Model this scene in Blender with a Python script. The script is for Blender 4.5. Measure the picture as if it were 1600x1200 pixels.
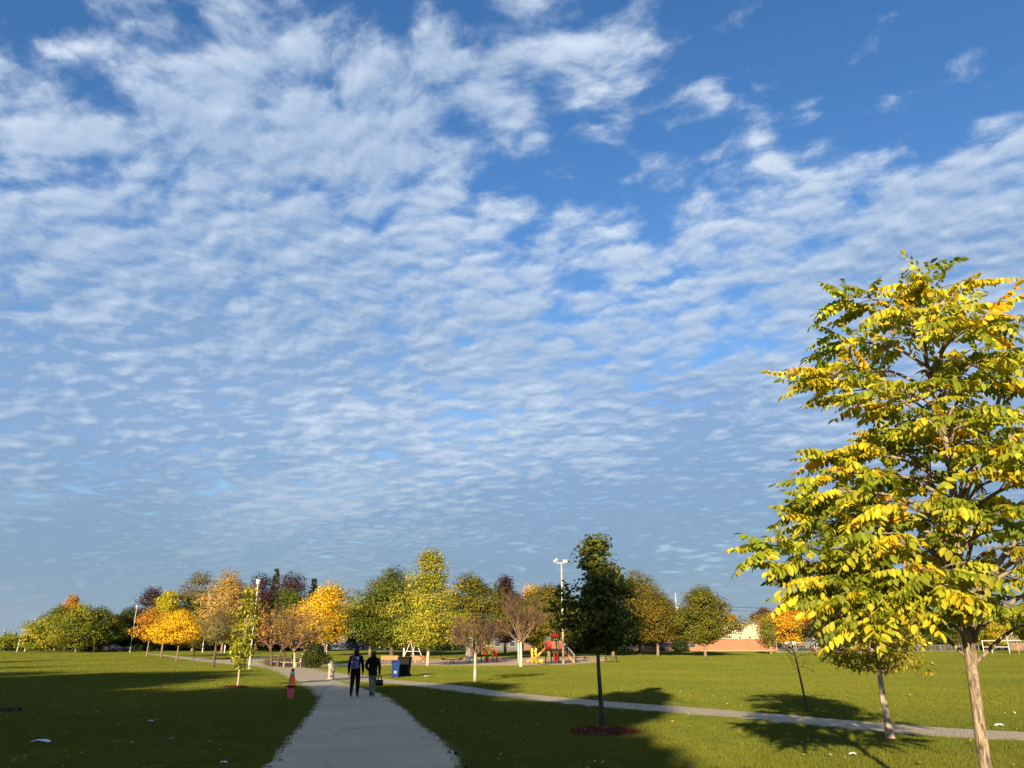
import bpy, bmesh, math, random
import numpy as np
from mathutils import Vector, Matrix

sc = bpy.context.scene
for _o in list(bpy.data.objects):
    bpy.data.objects.remove(_o)
C = sc.collection
R = math.radians

# ------------------------------------------------------------------ camera
F_PX, PX_CX, PX_CY, HORIZON, CAM_H = 1200.0, 800.0, 600.0, 1014.0, 1.65
PITCH = math.atan((HORIZON - PX_CY) / F_PX)
cam_data = bpy.data.cameras.new('camera')
cam_data.sensor_width = 36.0
cam_data.lens = 27.0
cam_data.clip_start = 0.1
cam_data.clip_end = 20000.0
cam = bpy.data.objects.new('camera', cam_data)
cam.location = (0, 0, CAM_H)
cam.rotation_euler = (math.pi / 2 + PITCH, 0, 0)
C.objects.link(cam)
sc.camera = cam

# ------------------------------------------------------------------ light
SUN_EL = R(12.5)
SHADOW_DIR = Vector((0.233, 0.972, 0)).normalized()          # where shadows point on the ground
SUN_VEC = Vector((-SHADOW_DIR.x * math.cos(SUN_EL), -SHADOW_DIR.y * math.cos(SUN_EL), math.sin(SUN_EL)))
sun_data = bpy.data.lights.new('sun', 'SUN')
sun_data.energy = 5.0
sun_data.angle = R(0.5)
sun_data.color = (1.0, 0.80, 0.52)
sun = bpy.data.objects.new('sun', sun_data)
sun.rotation_euler = (-SUN_VEC).to_track_quat('-Z', 'Y').to_euler()
sun.location = (0, 0, 60)
C.objects.link(sun)

sc.view_settings.view_transform = 'Standard'
sc.view_settings.look = 'None'
sc.view_settings.gamma = 1.0
sc.view_settings.use_curve_mapping = False
sc.view_settings.exposure = 1.4
sc.render.engine = 'CYCLES'
sc.cycles.use_denoising = True
sc.cycles.max_bounces = 6
sc.cycles.diffuse_bounces = 3
sc.cycles.transmission_bounces = 4
sc.cycles.transparent_max_bounces = 8


# ------------------------------------------------------------------ node helper
class NT:
    def __init__(self, tree):
        self.t = tree
        self.t.nodes.clear()

    def n(self, kind, **kw):
        nd = self.t.nodes.new(kind)
        ins = kw.pop('ins', {})
        for k, v in kw.items():
            setattr(nd, k, v)
        for k, v in ins.items():
            self.put(nd.inputs[k], v)
        return nd

    def put(self, sock, v):
        if isinstance(v, bpy.types.NodeSocket):
            self.t.links.new(v, sock)
        else:
            if hasattr(sock.default_value, '__len__') and not hasattr(v, '__len__'):
                v = [v] * len(sock.default_value)
            if hasattr(v, '__len__') and len(v) == 3 and hasattr(sock.default_value, '__len__') and len(sock.default_value) == 4:
                v = tuple(v) + (1.0,)
            sock.default_value = v

    def m(self, op, a, b=None, c=None, clamp=False):
        nd = self.n('ShaderNodeMath', operation=op, use_clamp=clamp)
        for i, v in enumerate((a, b, c)):
            if v is not None:
                self.put(nd.inputs[i], v)
        return nd.outputs[0]

    def v(self, op, a, b=None, scale=None):
        nd = self.n('ShaderNodeVectorMath', operation=op)
        self.put(nd.inputs[0], a)
        if b is not None:
            self.put(nd.inputs[1], b)
        if scale is not None:
            self.put(nd.inputs['Scale'], scale)
        return nd.outputs['Value'] if op in ('DOT_PRODUCT', 'LENGTH', 'DISTANCE') else nd.outputs[0]

    def noise(self, vec, scale, detail=3.0, rough=0.55, dist=0.0, dim='3D', col=False, lac=2.0):
        nd = self.n('ShaderNodeTexNoise', noise_dimensions=dim)
        self.put(nd.inputs['Vector'], vec)
        self.put(nd.inputs['Scale'], scale)
        self.put(nd.inputs['Detail'], detail)
        self.put(nd.inputs['Roughness'], rough)
        self.put(nd.inputs['Lacunarity'], lac)
        self.put(nd.inputs['Distortion'], dist)
        return nd.outputs['Color' if col else 'Fac']

    def ss(self, x, a, b, o0=0.0, o1=1.0):
        nd = self.n('ShaderNodeMapRange', interpolation_type='SMOOTHSTEP')
        for i, v in enumerate((x, a, b, o0, o1)):
            self.put(nd.inputs[i], v)
        return nd.outputs[0]

    def mix(self, f, a, b, blend='MIX'):
        nd = self.n('ShaderNodeMix', data_type='RGBA', blend_type=blend)
        self.put(nd.inputs[0], f)
        self.put(nd.inputs[6], a)
        self.put(nd.inputs[7], b)
        return nd.outputs[2]

    def xyz(self, x, y, z=0.0):
        nd = self.n('ShaderNodeCombineXYZ')
        for i, v in enumerate((x, y, z)):
            self.put(nd.inputs[i], v)
        return nd.outputs[0]


# ------------------------------------------------------------------ world: clear sky behind a sheet of broken altocumulus
world = bpy.data.worlds.new('World')
sc.world = world
world.use_nodes = True
w = NT(world.node_tree)
sky = w.n('ShaderNodeTexSky', sky_type='NISHITA', sun_disc=False, sun_elevation=SUN_EL,
          sun_rotation=math.atan2(SUN_VEC.x, SUN_VEC.y), altitude=100.0, air_density=1.0, dust_density=0.6, ozone_density=2.0)
clear = w.n('ShaderNodeHueSaturation', ins={'Saturation': 1.28, 'Value': 1.82, 'Color': sky.outputs[0]}).outputs[0]

tc = w.n('ShaderNodeTexCoord')
dirv = w.v('NORMALIZE', tc.outputs['Generated'])
sep = w.n('ShaderNodeSeparateXYZ', ins={0: dirv})
dz = w.m('MAXIMUM', sep.outputs[2], 0.0)
den = w.m('ADD', dz, 0.125)
P0 = w.xyz(w.m('DIVIDE', sep.outputs[0], den), w.m('DIVIDE', sep.outputs[1], den))


def blob(P, cx, cy, rx, ry, amp, rot=0.0):
    """soft patch of more (or less) cloud at a place of the cloud sheet"""
    d = w.v('SUBTRACT', P, (cx, cy, 0))
    if rot:
        d = w.n('ShaderNodeVectorRotate', rotation_type='Z_AXIS', ins={'Vector': d, 'Angle': rot}).outputs[0]
    d = w.v('MULTIPLY', d, (1 / rx, 1 / ry, 0))
    q = w.v('DOT_PRODUCT', d, d)
    return w.m('MULTIPLY', w.m('EXPONENT', w.m('MULTIPLY', q, -1.0)), amp)


def cloud_cover(P):
    """slow part of the cloud amount"""
    big = w.noise(w.v('ADD', P, (3.1, 7.7, 0)), 0.8, 3, 0.5, dim='2D')
    s = w.m('MULTIPLY', w.m('SUBTRACT', big, 0.5), 0.9)
    for b in BLOBS:
        s = w.m('ADD', s, blob(P, *b))
    # the sheet closes up with distance
    ylen = w.v('LENGTH', P)
    return w.m('ADD', s, w.ss(ylen, 1.0, 2.7, 0.08, 0.64))


BLOBS = [  # x, y in the sheet, radii, amount, turn
    (0.66, 0.84, 0.58, 0.22, -0.62, 0.15),
    (-0.45, 1.00, 0.40, 0.22, 0.16, 0.0),
    (1.0, 1.32, 0.5, 0.2, 0.20, 0.25),
    (0.95, 1.08, 0.30, 0.10, 0.20, 0.35),
    (0.25, 1.22, 0.22, 0.13, -0.30, 0.3),
    (-0.78, 0.86, 0.22, 0.10, -0.30, 0.0),
    (-0.05, 0.95, 0.26, 0.20, 0.20, 0.5),
    (-0.55, 1.35, 0.45, 0.30, 0.20, 0.0),
    (1.25, 1.6, 0.4, 0.3, 0.12, 0.0),
    (-2.3, 3.15, 0.55, 0.25, -0.30, 0.5),
]


def fine(P):
    """puffs and ripples of the sheet"""
    wv = w.noise(P, 2.6, 2, 0.5, dim='2D', col=True)
    P1 = w.v('ADD', P, w.v('SCALE', w.v('SUBTRACT', wv, (0.5, 0.5, 0.5)), scale=0.10))
    wv2 = w.noise(P1, 11.0, 2, 0.5, dim='2D', col=True)
    P2 = w.v('ADD', P1, w.v('SCALE', w.v('SUBTRACT', wv2, (0.5, 0.5, 0.5)), scale=0.024))
    A = w.n('ShaderNodeVectorRotate', rotation_type='Z_AXIS', ins={'Vector': P2, 'Angle': R(24)}).outputs[0]
    A = w.v('MULTIPLY', A, (0.88, 1.08, 1.0))
    mid = w.noise(A, 3.6, 3, 0.5, dim='2D')
    puff = w.noise(A, 10.5, 7, 0.60, dim='2D')
    vor = w.n('ShaderNodeTexVoronoi', voronoi_dimensions='2D', feature='SMOOTH_F1', ins={'Vector': A, 'Scale': 11.5, 'Smoothness': 0.45}).outputs['Distance']
    s = w.m('MULTIPLY', w.m('SUBTRACT', mid, 0.5), 0.95)
    s = w.m('ADD', s, w.m('MULTIPLY', w.m('SUBTRACT', puff, 0.5), 1.45))
    s = w.m('ADD', s, w.m('MULTIPLY', w.m('SUBTRACT', 0.42, vor), 0.58))
    return s


cover = cloud_cover(P0)
f0 = fine(P0)
SH = (-SHADOW_DIR.x, -SHADOW_DIR.y)
far_k = w.ss(w.v('LENGTH', P0), 0.8, 8.0, 0.020, 0.060)
f1 = fine(w.v('ADD', P0, w.v('SCALE', (SH[0], SH[1], 0.0), scale=far_k)))
dens = w.m('ADD', cover, f0)
alpha = w.m('POWER', w.ss(dens, -0.24, 0.50), 1.15)
dist_p = w.v('LENGTH', P0)
relief = w.m('MULTIPLY', w.m('SUBTRACT', f0, f1), w.ss(dist_p, 1.2, 4.0, 1.0, 0.38))
slow = w.noise(w.v('MULTIPLY', w.v('ADD', P0, (1.7, 4.4, 0)), (0.75, 0.75, 1.0)), 1.0, 4, 0.55, dim='2D')
slow = w.m('MULTIPLY', w.m('SUBTRACT', slow, 0.5), w.ss(dist_p, 1.3, 3.2, 0.6, 1.9))
thick = w.ss(w.m('ADD', cover, w.m('MULTIPLY', f0, 0.45)), 0.10, 0.55)
dapple = w.m('MULTIPLY', f0, w.ss(dist_p, 1.0, 3.2, 0.45, 1.10))
lit = w.m('ADD', w.m('ADD', dapple, w.m('MULTIPLY', relief, 0.75)), w.m('ADD', slow, w.m('SUBTRACT', 0.66, w.m('MULTIPLY', thick, 0.42))), clamp=True)
CLOUD_DARK = (1.85, 2.95, 4.80)
CLOUD_LIT = (5.3, 6.05, 7.1)
for bl in ((-2.0, 3.1, 0.85, 0.65, -0.42), (-2.6, 4.2, 1.1, 0.8, -0.38), (1.1, 3.3, 0.9, 0.6, -0.32), (0.4, 4.2, 1.7, 0.8, -0.34), (-0.5, 2.3, 0.8, 0.35, 0.16)):
    lit = w.m('ADD', lit, blob(P0, *bl), clamp=True)
ccol = w.mix(lit, CLOUD_DARK, CLOUD_LIT)
SKY_K = 0.758
clear_s = w.mix(1.0, clear, (SKY_K * 1.19, SKY_K * 1.03, SKY_K * 1.14), 'MULTIPLY')
body = w.mix(w.m('MULTIPLY', alpha, 0.93), clear_s, ccol)
# air towards the horizon
body = w.mix(w.ss(dz, 0.15, 0.60, 0.20, 0.0), body, (2.1, 3.3, 4.9))
airf = w.ss(dz, -0.02, 0.30, 0.95, 0.0)
body = w.mix(airf, body, w.mix(w.ss(dz, 0.0, 0.10), (2.45, 3.15, 3.70), (1.84, 2.74, 3.55)))
bg = w.n('ShaderNodeBackground', ins={'Color': body, 'Strength': 0.05})
wo = w.n('ShaderNodeOutputWorld', ins={0: bg.outputs[0]})


# ------------------------------------------------------------------ ground shape and pixel rays
def terrain(y):
    """park ground: level near the path, a long gentle rise beyond the playground"""
    return float(np.interp(y, [-4000, 85, 200, 9000], [0.0, 0.0, 1.5, 1.5]))


def ray(px, py):
    x = (px - PX_CX) / F_PX
    y = -(py - PX_CY) / F_PX
    return Vector((x, math.cos(PITCH) - y * math.sin(PITCH), math.sin(PITCH) + y * math.cos(PITCH)))


def gpx(px, py):
    """where the ray through a photo pixel meets the ground"""
    d = ray(px, py)
    best = None
    if d.z < -1e-6:
        t = -CAM_H / d.z
        if d.y * t <= 85:
            return Vector((d.x * t, d.y * t, 0.0))
    k = 1.5 / 115.0
    t = (CAM_H + 85 * k) / (k * d.y - d.z)
    if 0 < t and d.y * t <= 200:
        return Vector((d.x * t, d.y * t, terrain(d.y * t)))
    t = (1.5 - CAM_H) / min(d.z, -1e-4)
    t = min(t, 260.0 / d.y)
    return Vector((d.x * t, d.y * t, 1.5))


def ypx(px, py, Y):
    """point of a pixel's ray at distance Y, and metres per pixel there"""
    d = ray(px, py)
    t = Y / d.y
    return Vector((d.x * t, Y, CAM_H + d.z * t)), t / F_PX


# ------------------------------------------------------------------ mesh collector
class MB:
    def __init__(self):
        self.v, self.f, self.mi = [], [], []

    def add(self, vs, fs, mi=0):
        o = len(self.v)
        self.v += [tuple(p) for p in vs]
        self.f += [tuple(i + o for i in q) for q in fs]
        self.mi += [mi] * len(fs)
        return self

    def box(self, c, s, rz=0.0, mi=0, M=None):
        hx, hy, hz = s[0] / 2, s[1] / 2, s[2] / 2
        pts = [Vector((sx * hx, sy * hy, sz * hz)) for sz in (-1, 1) for sy in (-1, 1) for sx in (-1, 1)]
        if M is None:
            M = Matrix.Rotation(rz, 3, 'Z')
        pts = [M @ p + Vector(c) for p in pts]
        return self.add(pts, [(0, 2, 3, 1), (4, 5, 7, 6), (0, 1, 5, 4), (2, 6, 7, 3), (0, 4, 6, 2), (1, 3, 7, 5)], mi)

    def beam(self, a, b, wx, wy, mi=0, up=(0, 0, 1)):
        a, b = Vector(a), Vector(b)
        d = b - a
        z = d.normalized()
        u = Vector(up)
        if abs(z.dot(u)) > 0.98:
            u = Vector((1, 0, 0))
        x = u.cross(z).normalized()
        y = z.cross(x)
        M = Matrix((x, y, z)).transposed()
        return self.box((a + b) / 2, (wx, wy, d.length), M=M, mi=mi)

    def tube(self, pts, rad, n=8, cap=True, mi=0, wob=None):
        pts = [Vector(p) for p in pts]
        if not hasattr(rad, '__len__'):
            rad = [rad] * len(pts)
        vs, fs = [], []
        ref = Vector((0.3, 0.95, 0.1)).normalized()
        for i, p in enumerate(pts):
            d = (pts[min(i + 1, len(pts) - 1)] - pts[max(i - 1, 0)])
            d = d.normalized() if d.length > 1e-9 else Vector((0, 0, 1))
            x = ref - d * ref.dot(d)
            if x.length < 1e-3:
                x = Vector((1, 0, 0)) - d * d.x
            x.normalize()
            ref = x
            y = d.cross(x)
            for k in range(n):
                a = 2 * math.pi * k / n
                r = rad[i] * (wob(i, k) if wob else 1.0)
                vs.append(p + x * (math.cos(a) * r) + y * (math.sin(a) * r))
        for i in range(len(pts) - 1):
            for k in range(n):
                k2 = (k + 1) % n
                fs.append((i * n + k, i * n + k2, (i + 1) * n + k2, (i + 1) * n + k))
        if cap:
            fs.append(tuple(range(n - 1, -1, -1)))
            fs.append(tuple((len(pts) - 1) * n + k for k in range(n)))
        return self.add(vs, fs, mi)

    def lathe(self, prof, n=16, c=(0, 0, 0), mi=0, sx=1.0, sy=1.0):
        vs, fs = [], []
        for r, z in prof:
            for k in range(n):
                a = 2 * math.pi * k / n
                vs.append((c[0] + r * sx * math.cos(a), c[1] + r * sy * math.sin(a), c[2] + z))
        m = len(prof)
        for i in range(m - 1):
            for k in range(n):
                k2 = (k + 1) % n
                fs.append((i * n + k, i * n + k2, (i + 1) * n + k2, (i + 1) * n + k))
        fs.append(tuple(range(n - 1, -1, -1)))
        fs.append(tuple((m - 1) * n + k for k in range(n)))
        return self.add(vs, fs, mi)

    def extr(self, poly, y0, y1, mi=0, axis='Y'):
        """extrude an x-z outline along y (or an x-y outline along z)"""
        n = len(poly)
        if axis == 'Y':
            vs = [(p[0], y0, p[1]) for p in poly] + [(p[0], y1, p[1]) for p in poly]
        else:
            vs = [(p[0], p[1], y0) for p in poly] + [(p[0], p[1], y1) for p in poly]
        fs = [tuple(range(n)), tuple(range(2 * n - 1, n - 1, -1))]
        for i in range(n):
            j = (i + 1) % n
            fs.append((i, i + n, j + n, j))
        return self.add(vs, fs, mi)

    def build(self, name, mats, parent=None, smooth=False, loc=None, recalc=True, bevel=0.0):
        me = bpy.data.meshes.new(name)
        me.from_pydata(self.v, [], self.f)
        if not isinstance(mats, (list, tuple)):
            mats = [mats]
        for m in mats:
            me.materials.append(m)
        if len(mats) > 1:
            me.polygons.foreach_set('material_index', self.mi)
        if recalc or bevel:
            bm = bmesh.new()
            bm.from_mesh(me)
            if bevel:
                bmesh.ops.bevel(bm, geom=list(bm.edges), offset=bevel, segments=2, affect='EDGES', profile=0.6)
            bmesh.ops.recalc_face_normals(bm, faces=bm.faces)
            bm.to_mesh(me)
            bm.free()
        if smooth:
            me.polygons.foreach_set('use_smooth', [True] * len(me.polygons))
        me.update()
        o = bpy.data.objects.new(name, me)
        C.objects.link(o)
        if parent:
            o.parent = parent
        if loc is not None:
            o.location = loc
        return o


def tag(o, label, cat, group=None):
    o['label'] = label
    o['category'] = cat
    if group:
        o['group'] = group
    return o


def thing(name, label, cat, loc=(0, 0, 0), rz=0.0, group=None):
    o = bpy.data.objects.new(name, None)
    o.empty_display_size = 0.3
    C.objects.link(o)
    o.location = loc
    o.rotation_euler = (0, 0, rz)
    return tag(o, label, cat, group)


def struct(o, kind='structure'):
    o['kind'] = kind
    return o


# ------------------------------------------------------------------ materials
def pmat(name, col, rough=0.7, var=0.15, scale=6.0, bump=0.0, bscale=40.0, metal=0.0, spec=0.3, col2=None, coat=0.0, coord='Object', stretch=None):
    m = bpy.data.materials.new(name)
    m.use_nodes = True
    t = NT(m.node_tree)
    tc_ = t.n('ShaderNodeTexCoord').outputs[coord]
    if stretch:
        tc_ = t.v('MULTIPLY', tc_, stretch)
    nz = t.noise(tc_, scale, 5, 0.6)
    c2 = col2 if col2 else tuple(max(0.0, c * (1 - 2.2 * var)) for c in col)
    c1 = tuple(min(1.0, c * (1 + 0.6 * var)) for c in col)
    cc = t.mix(t.ss(nz, 0.32, 0.68), c2, c1)
    b = t.n('ShaderNodeBsdfPrincipled', ins={'Base Color': cc, 'Roughness': t.m('ADD', rough - 0.08, t.m('MULTIPLY', nz, 0.16)), 'Metallic': metal, 'Specular IOR Level': spec})
    if coat:
        b.inputs['Coat Weight'].default_value = coat
    if bump:
        h = t.noise(tc_, bscale, 4, 0.6)
        bp = t.n('ShaderNodeBump', ins={'Strength': bump, 'Distance': 0.02, 'Height': h})
        t.put(b.inputs['Normal'], bp.outputs[0])
    t.n('ShaderNodeOutputMaterial', ins={0: b.outputs[0]})
    return m


def leafmat(name, trans=0.38, gloss=0.25):
    m = bpy.data.materials.new(name)
    m.use_nodes = True
    t = NT(m.node_tree)
    at = t.n('ShaderNodeAttribute', attribute_name='tint').outputs['Color']
    b = t.n('ShaderNodeBsdfPrincipled', ins={'Base Color': at, 'Roughness': 0.55, 'Specular IOR Level': gloss})
    hs = t.n('ShaderNodeHueSaturation', ins={'Saturation': 1.12, 'Value': 1.25, 'Color': at})
    tr = t.n('ShaderNodeBsdfTranslucent', ins={'Color': hs.outputs[0]})
    mx = t.n('ShaderNodeMixShader', ins={0: trans, 1: b.outputs[0], 2: tr.outputs[0]})
    t.n('ShaderNodeOutputMaterial', ins={0: mx.outputs[0]})
    return m


LEAF = leafmat('leaf', 0.30, 0.10)
BIGLEAF = leafmat('broad_leaf', 0.45, 0.2)
NEEDLE = leafmat('needle', 0.12)


def barkmat(name, dark, light, sc_=9.0, st=(1, 1, 0.18), bump=0.6):
    m = bpy.data.materials.new(name)
    m.use_nodes = True
    t = NT(m.node_tree)
    c = t.v('MULTIPLY', t.n('ShaderNodeTexCoord').outputs['Object'], st)
    nz = t.noise(c, sc_, 6, 0.65, 0.6)
    n2 = t.noise(c, sc_ * 4, 3, 0.6)
    h = t.m('ADD', nz, t.m('MULTIPLY', n2, 0.35))
    cc = t.mix(t.ss(h, 0.45, 0.85), dark, light)
    bp = t.n('ShaderNodeBump', ins={'Strength': bump, 'Distance': 0.03, 'Height': h})
    b = t.n('ShaderNodeBsdfPrincipled', ins={'Base Color': cc, 'Roughness': 0.9, 'Specular IOR Level': 0.1, 'Normal': bp.outputs[0]})
    t.n('ShaderNodeOutputMaterial', ins={0: b.outputs[0]})
    return m


BARK = barkmat('bark', (0.09, 0.065, 0.045), (0.27, 0.21, 0.15))
BARK_PALE = barkmat('pale_bark', (0.24, 0.19, 0.14), (0.50, 0.42, 0.32))
BARK_DARK = barkmat('dark_bark', (0.045, 0.034, 0.026), (0.13, 0.10, 0.075))
TWIG = barkmat('twig_bark', (0.075, 0.045, 0.032), (0.205, 0.125, 0.085), 3.0)


# ------------------------------------------------------------------ lawn
def lawn_material():
    m = bpy.data.materials.new('lawn')
    m.use_nodes = True
    t = NT(m.node_tree)
    pos = t.n('ShaderNodeNewGeometry').outputs['Position']
    p2 = t.v('MULTIPLY', pos, (1, 1, 0))
    big = t.noise(p2, 0.09, 4, 0.6)
    mid = t.noise(p2, 0.9, 4, 0.6)
    fin = t.noise(t.v('MULTIPLY', p2, (1.0, 0.55, 1)), 14.0, 4, 0.7)
    c = t.mix(t.ss(big, 0.35, 0.65), (0.092, 0.112, 0.010), (0.138, 0.140, 0.011))
    c = t.mix(t.ss(mid, 0.50, 0.78, 0.0, 0.55), c, (0.160, 0.138, 0.020))
    c = t.mix(t.ss(mid, 0.22, 0.46, 0.45, 0.0), c, (0.050, 0.088, 0.014))
    c = t.mix(t.ss(fin, 0.30, 0.62, 0.55, 0.0), c, (0.034, 0.052, 0.010))
    c = t.mix(t.ss(t.noise(p2, 0.35, 5, 0.65), 0.56, 0.72, 0.0, 0.6), c, (0.118, 0.095, 0.026))
    # faint mowing lanes
    lane = t.m('SINE', t.m('MULTIPLY', t.v('DOT_PRODUCT', p2, (0.28, 1.0, 0)), 2.4))
    c = t.mix(t.m('MULTIPLY', t.ss(lane, -0.4, 0.4), 0.16), c, (0.175, 0.165, 0.014))
    # blades stand up: tilt the shading normal at blade scale
    jit = t.v('SUBTRACT', t.noise(p2, 60.0, 2, 0.6, col=True), (0.5, 0.5, 0.5))
    jit2 = t.v('SUBTRACT', t.noise(p2, 5.0, 3, 0.7, col=True), (0.5, 0.5, 0.5))
    nrm = t.v('NORMALIZE', t.v('ADD', t.v('ADD', t.v('MULTIPLY', jit, (5.0, 5.0, 0.0)), t.v('MULTIPLY', jit2, (2.2, 2.2, 0.0))), (0, 0, 0.62)))
    b = t.n('ShaderNodeBsdfPrincipled', ins={'Base Color': c, 'Roughness': 0.9, 'Specular IOR Level': 0.08, 'Normal': nrm})
    t.n('ShaderNodeOutputMaterial', ins={0: b.outputs[0]})
    return m


LAWN = lawn_material()
xs = np.concatenate([np.linspace(-2600, -260, 10), np.linspace(-220, 220, 56), np.linspace(260, 2600, 10)])
ys = np.concatenate([np.linspace(-300, -40, 6), np.linspace(-20, 85, 36), np.linspace(90, 200, 23), np.linspace(230, 600, 8), np.array([1000, 2000, 4000.])])
gv = [(x, y, terrain(y)) for y in ys for x in xs]
nx = len(xs)
gf = [(j * nx + i, j * nx + i + 1, (j + 1) * nx + i + 1, (j + 1) * nx + i) for j in range(len(ys) - 1) for i in range(nx - 1)]
struct(MB().add(gv, gf).build('lawn', LAWN, recalc=False))


def clip_y(poly, y, keep_below):
    out = []
    n = len(poly)
    for i in range(n):
        a, b = poly[i], poly[(i + 1) % n]
        ia, ib = ((a[1] <= y) == keep_below), ((b[1] <= y) == keep_below)
        if ia:
            out.append(a)
        if ia != ib:
            k = (y - a[1]) / (b[1] - a[1])
            out.append((a[0] + (b[0] - a[0]) * k, y))
    return out


POLYS = []


def sheet(name, poly, mat, lift, avoid=True, parent=None):
    """flat ground sheet from an outline in metres; follows the ground, split where the rise begins"""
    from mathutils.geometry import tessellate_polygon
    if avoid:
        POLYS.append(np.array([(p[0], p[1]) for p in poly]))
    mb = MB()
    for below in (True, False):
        q = clip_y([(p[0], p[1]) for p in poly], 85.0, below)
        if len(q) < 3:
            continue
        vs = [(x, y, terrain(y) + lift) for x, y in q]
        tris = tessellate_polygon([[Vector((x, y, 0)) for x, y in q]])
        fs = []
        for a, b, c in tris:
            A, B, D = vs[a], vs[b], vs[c]
            cr = (B[0] - A[0]) * (D[1] - A[1]) - (B[1] - A[1]) * (D[0] - A[0])
            if abs(cr) > 1e-9:
                fs.append((a, b, c) if cr > 0 else (a, c, b))
        mb.add(vs, fs)
    return mb.build(name, mat, parent, recalc=False)


def smooth_line(pts, step=0.5, jag=0.0, seed=0):
    """Catmull-Rom through ground points, resampled; jag roughens it as grass creeping over an edge does"""
    rnd = random.Random(seed)
    P = [Vector((p[0], p[1])) for p in pts]
    P = [P[0] * 2 - P[1]] + P + [P[-1] * 2 - P[-2]]
    out = []
    for i in range(1, len(P) - 2):
        a, b, c, d = P[i - 1:i + 3]
        n = max(2, int((c - b).length / step))
        for k in range(n):
            u = k / n
            q = 0.5 * ((2 * b) + (c - a) * u + (2 * a - 5 * b + 4 * c - d) * u * u + (-a + 3 * b - 3 * c + d) * u ** 3)
            out.append(q)
    out.append(P[-2])
    if jag:
        res = []
        w1 = w2 = 0.0
        for i, q in enumerate(out):
            w1 = w1 * 0.8 + rnd.uniform(-1, 1) * 0.45
            t_ = (out[min(i + 1, len(out) - 1)] - out[max(0, i - 1)])
            nrm = Vector((-t_.y, t_.x)).normalized() if t_.length else Vector((1, 0))
            res.append(q + nrm * jag * (w1 + rnd.uniform(-0.5, 0.5)))
        out = res
    return [(q.x, q.y) for q in out]


def G(lst):
    return [tuple(gpx(*p))[:2] for p in lst]


def pathmat(name, base, dark, pale, agg, grit=0.5):
    m = bpy.data.materials.new(name)
    m.use_nodes = True
    t = NT(m.node_tree)
    pos = t.n('ShaderNodeNewGeometry').outputs['Position']
    a = t.noise(pos, 0.5, 5, 0.6)
    s = t.noise(pos, 3.2, 5, 0.65)
    g = t.noise(pos, 90.0, 2, 0.7)
    c = t.mix(t.ss(a, 0.3, 0.7), dark, base)
    c = t.mix(t.ss(s, 0.52, 0.75, 0, 0.5), c, pale)
    c = t.mix(t.ss(g, 0.35, 0.62, 0.45, 0.0), c, agg)
    ve = t.n('ShaderNodeTexVoronoi', feature='DISTANCE_TO_EDGE', ins={'Vector': t.v('ADD', pos, t.v('SCALE', t.noise(pos, 1.5, 3, 0.6, col=True), scale=0.9)), 'Scale': 0.42}).outputs['Distance']
    gate = t.ss(t.noise(pos, 0.22, 2, 0.5), 0.50, 0.60)
    c = t.mix(t.m('MULTIPLY', t.m('MULTIPLY', t.ss(ve, 0.004, 0.012, 1.0, 0.0), gate), 0.65), c, tuple(k * 0.35 for k in dark))
    c = t.mix(t.ss(t.noise(pos, 1.1, 3, 0.7), 0.62, 0.72, 0.0, 0.35), c, tuple(k * 0.72 for k in dark))
    jit = t.v('SUBTRACT', t.noise(pos, 45.0, 2, 0.7, col=True), (0.5, 0.5, 0.5))
    nrm = t.v('NORMALIZE', t.v('ADD', t.v('MULTIPLY', jit, (4.0 * grit, 4.0 * grit, 0.0)), (0, 0, 1)))
    b = t.n('ShaderNodeBsdfPrincipled', ins={'Base Color': c, 'Roughness': 0.9, 'Specular IOR Level': 0.1, 'Normal': nrm})
    t.n('ShaderNodeOutputMaterial', ins={0: b.outputs[0]})
    return m


ASPHALT = pathmat('old_asphalt', (0.47, 0.40, 0.275), (0.40, 0.34, 0.235), (0.53, 0.45, 0.315), (0.28, 0.235, 0.165))
CONCRETE = pathmat('path_stone', (0.50, 0.425, 0.31), (0.43, 0.36, 0.26), (0.57, 0.48, 0.36), (0.31, 0.26, 0.19), 2.0)
SAND = pathmat('sand', (0.66, 0.50, 0.32), (0.59, 0.44, 0.275), (0.71, 0.55, 0.36), (0.44, 0.33, 0.20), 3.2)
SOIL = pathmat('soil', (0.125, 0.085, 0.05), (0.085, 0.058, 0.034), (0.17, 0.12, 0.07), (0.045, 0.032, 0.02))
ROAD = pathmat('road_asphalt', (0.09, 0.088, 0.085), (0.06, 0.06, 0.06), (0.12, 0.118, 0.11), (0.04, 0.04, 0.04))

# main path, from behind the camera up to the junction
left_px = [(405, 1200), (432, 1172), (457, 1144), (476, 1122), (490, 1102), (494, 1091), (481, 1078), (462, 1066), (440, 1056), (421, 1048)]
right_px = [(725, 1200), (700, 1165), (672, 1140), (641, 1115), (621, 1098), (600, 1086), (578, 1078), (552, 1070), (527, 1063.5)]
L0, R0 = G(left_px), G(right_px)
L0 = [(-4.6, -30), (-3.9, -12), (-3.75, 2), (-4.0, 8)] + L0
R0 = [(-1.5, -30), (-0.9, -12), (-0.72, 2), (-0.70, 8)] + R0
LL = smooth_line(L0, 0.22, 0.045, 1)
RR = smooth_line(R0, 0.22, 0.055, 2)
struct(sheet('path', LL + RR[::-1], ASPHALT, 0.004))
# worn bare verge on the right of the path
vr = [(600, 1086), (622, 1098), (645, 1115), (678, 1140), (712, 1165), (745, 1200)]
VR = smooth_line(G(vr), 0.2, 0.10, 5)
vl = smooth_line(G([(600, 1086), (621, 1098), (641, 1115), (672, 1140), (700, 1165), (725, 1200)]), 0.3)
struct(sheet('worn_verge', vl + VR[::-1], SOIL, 0.0025, avoid=False))

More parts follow.
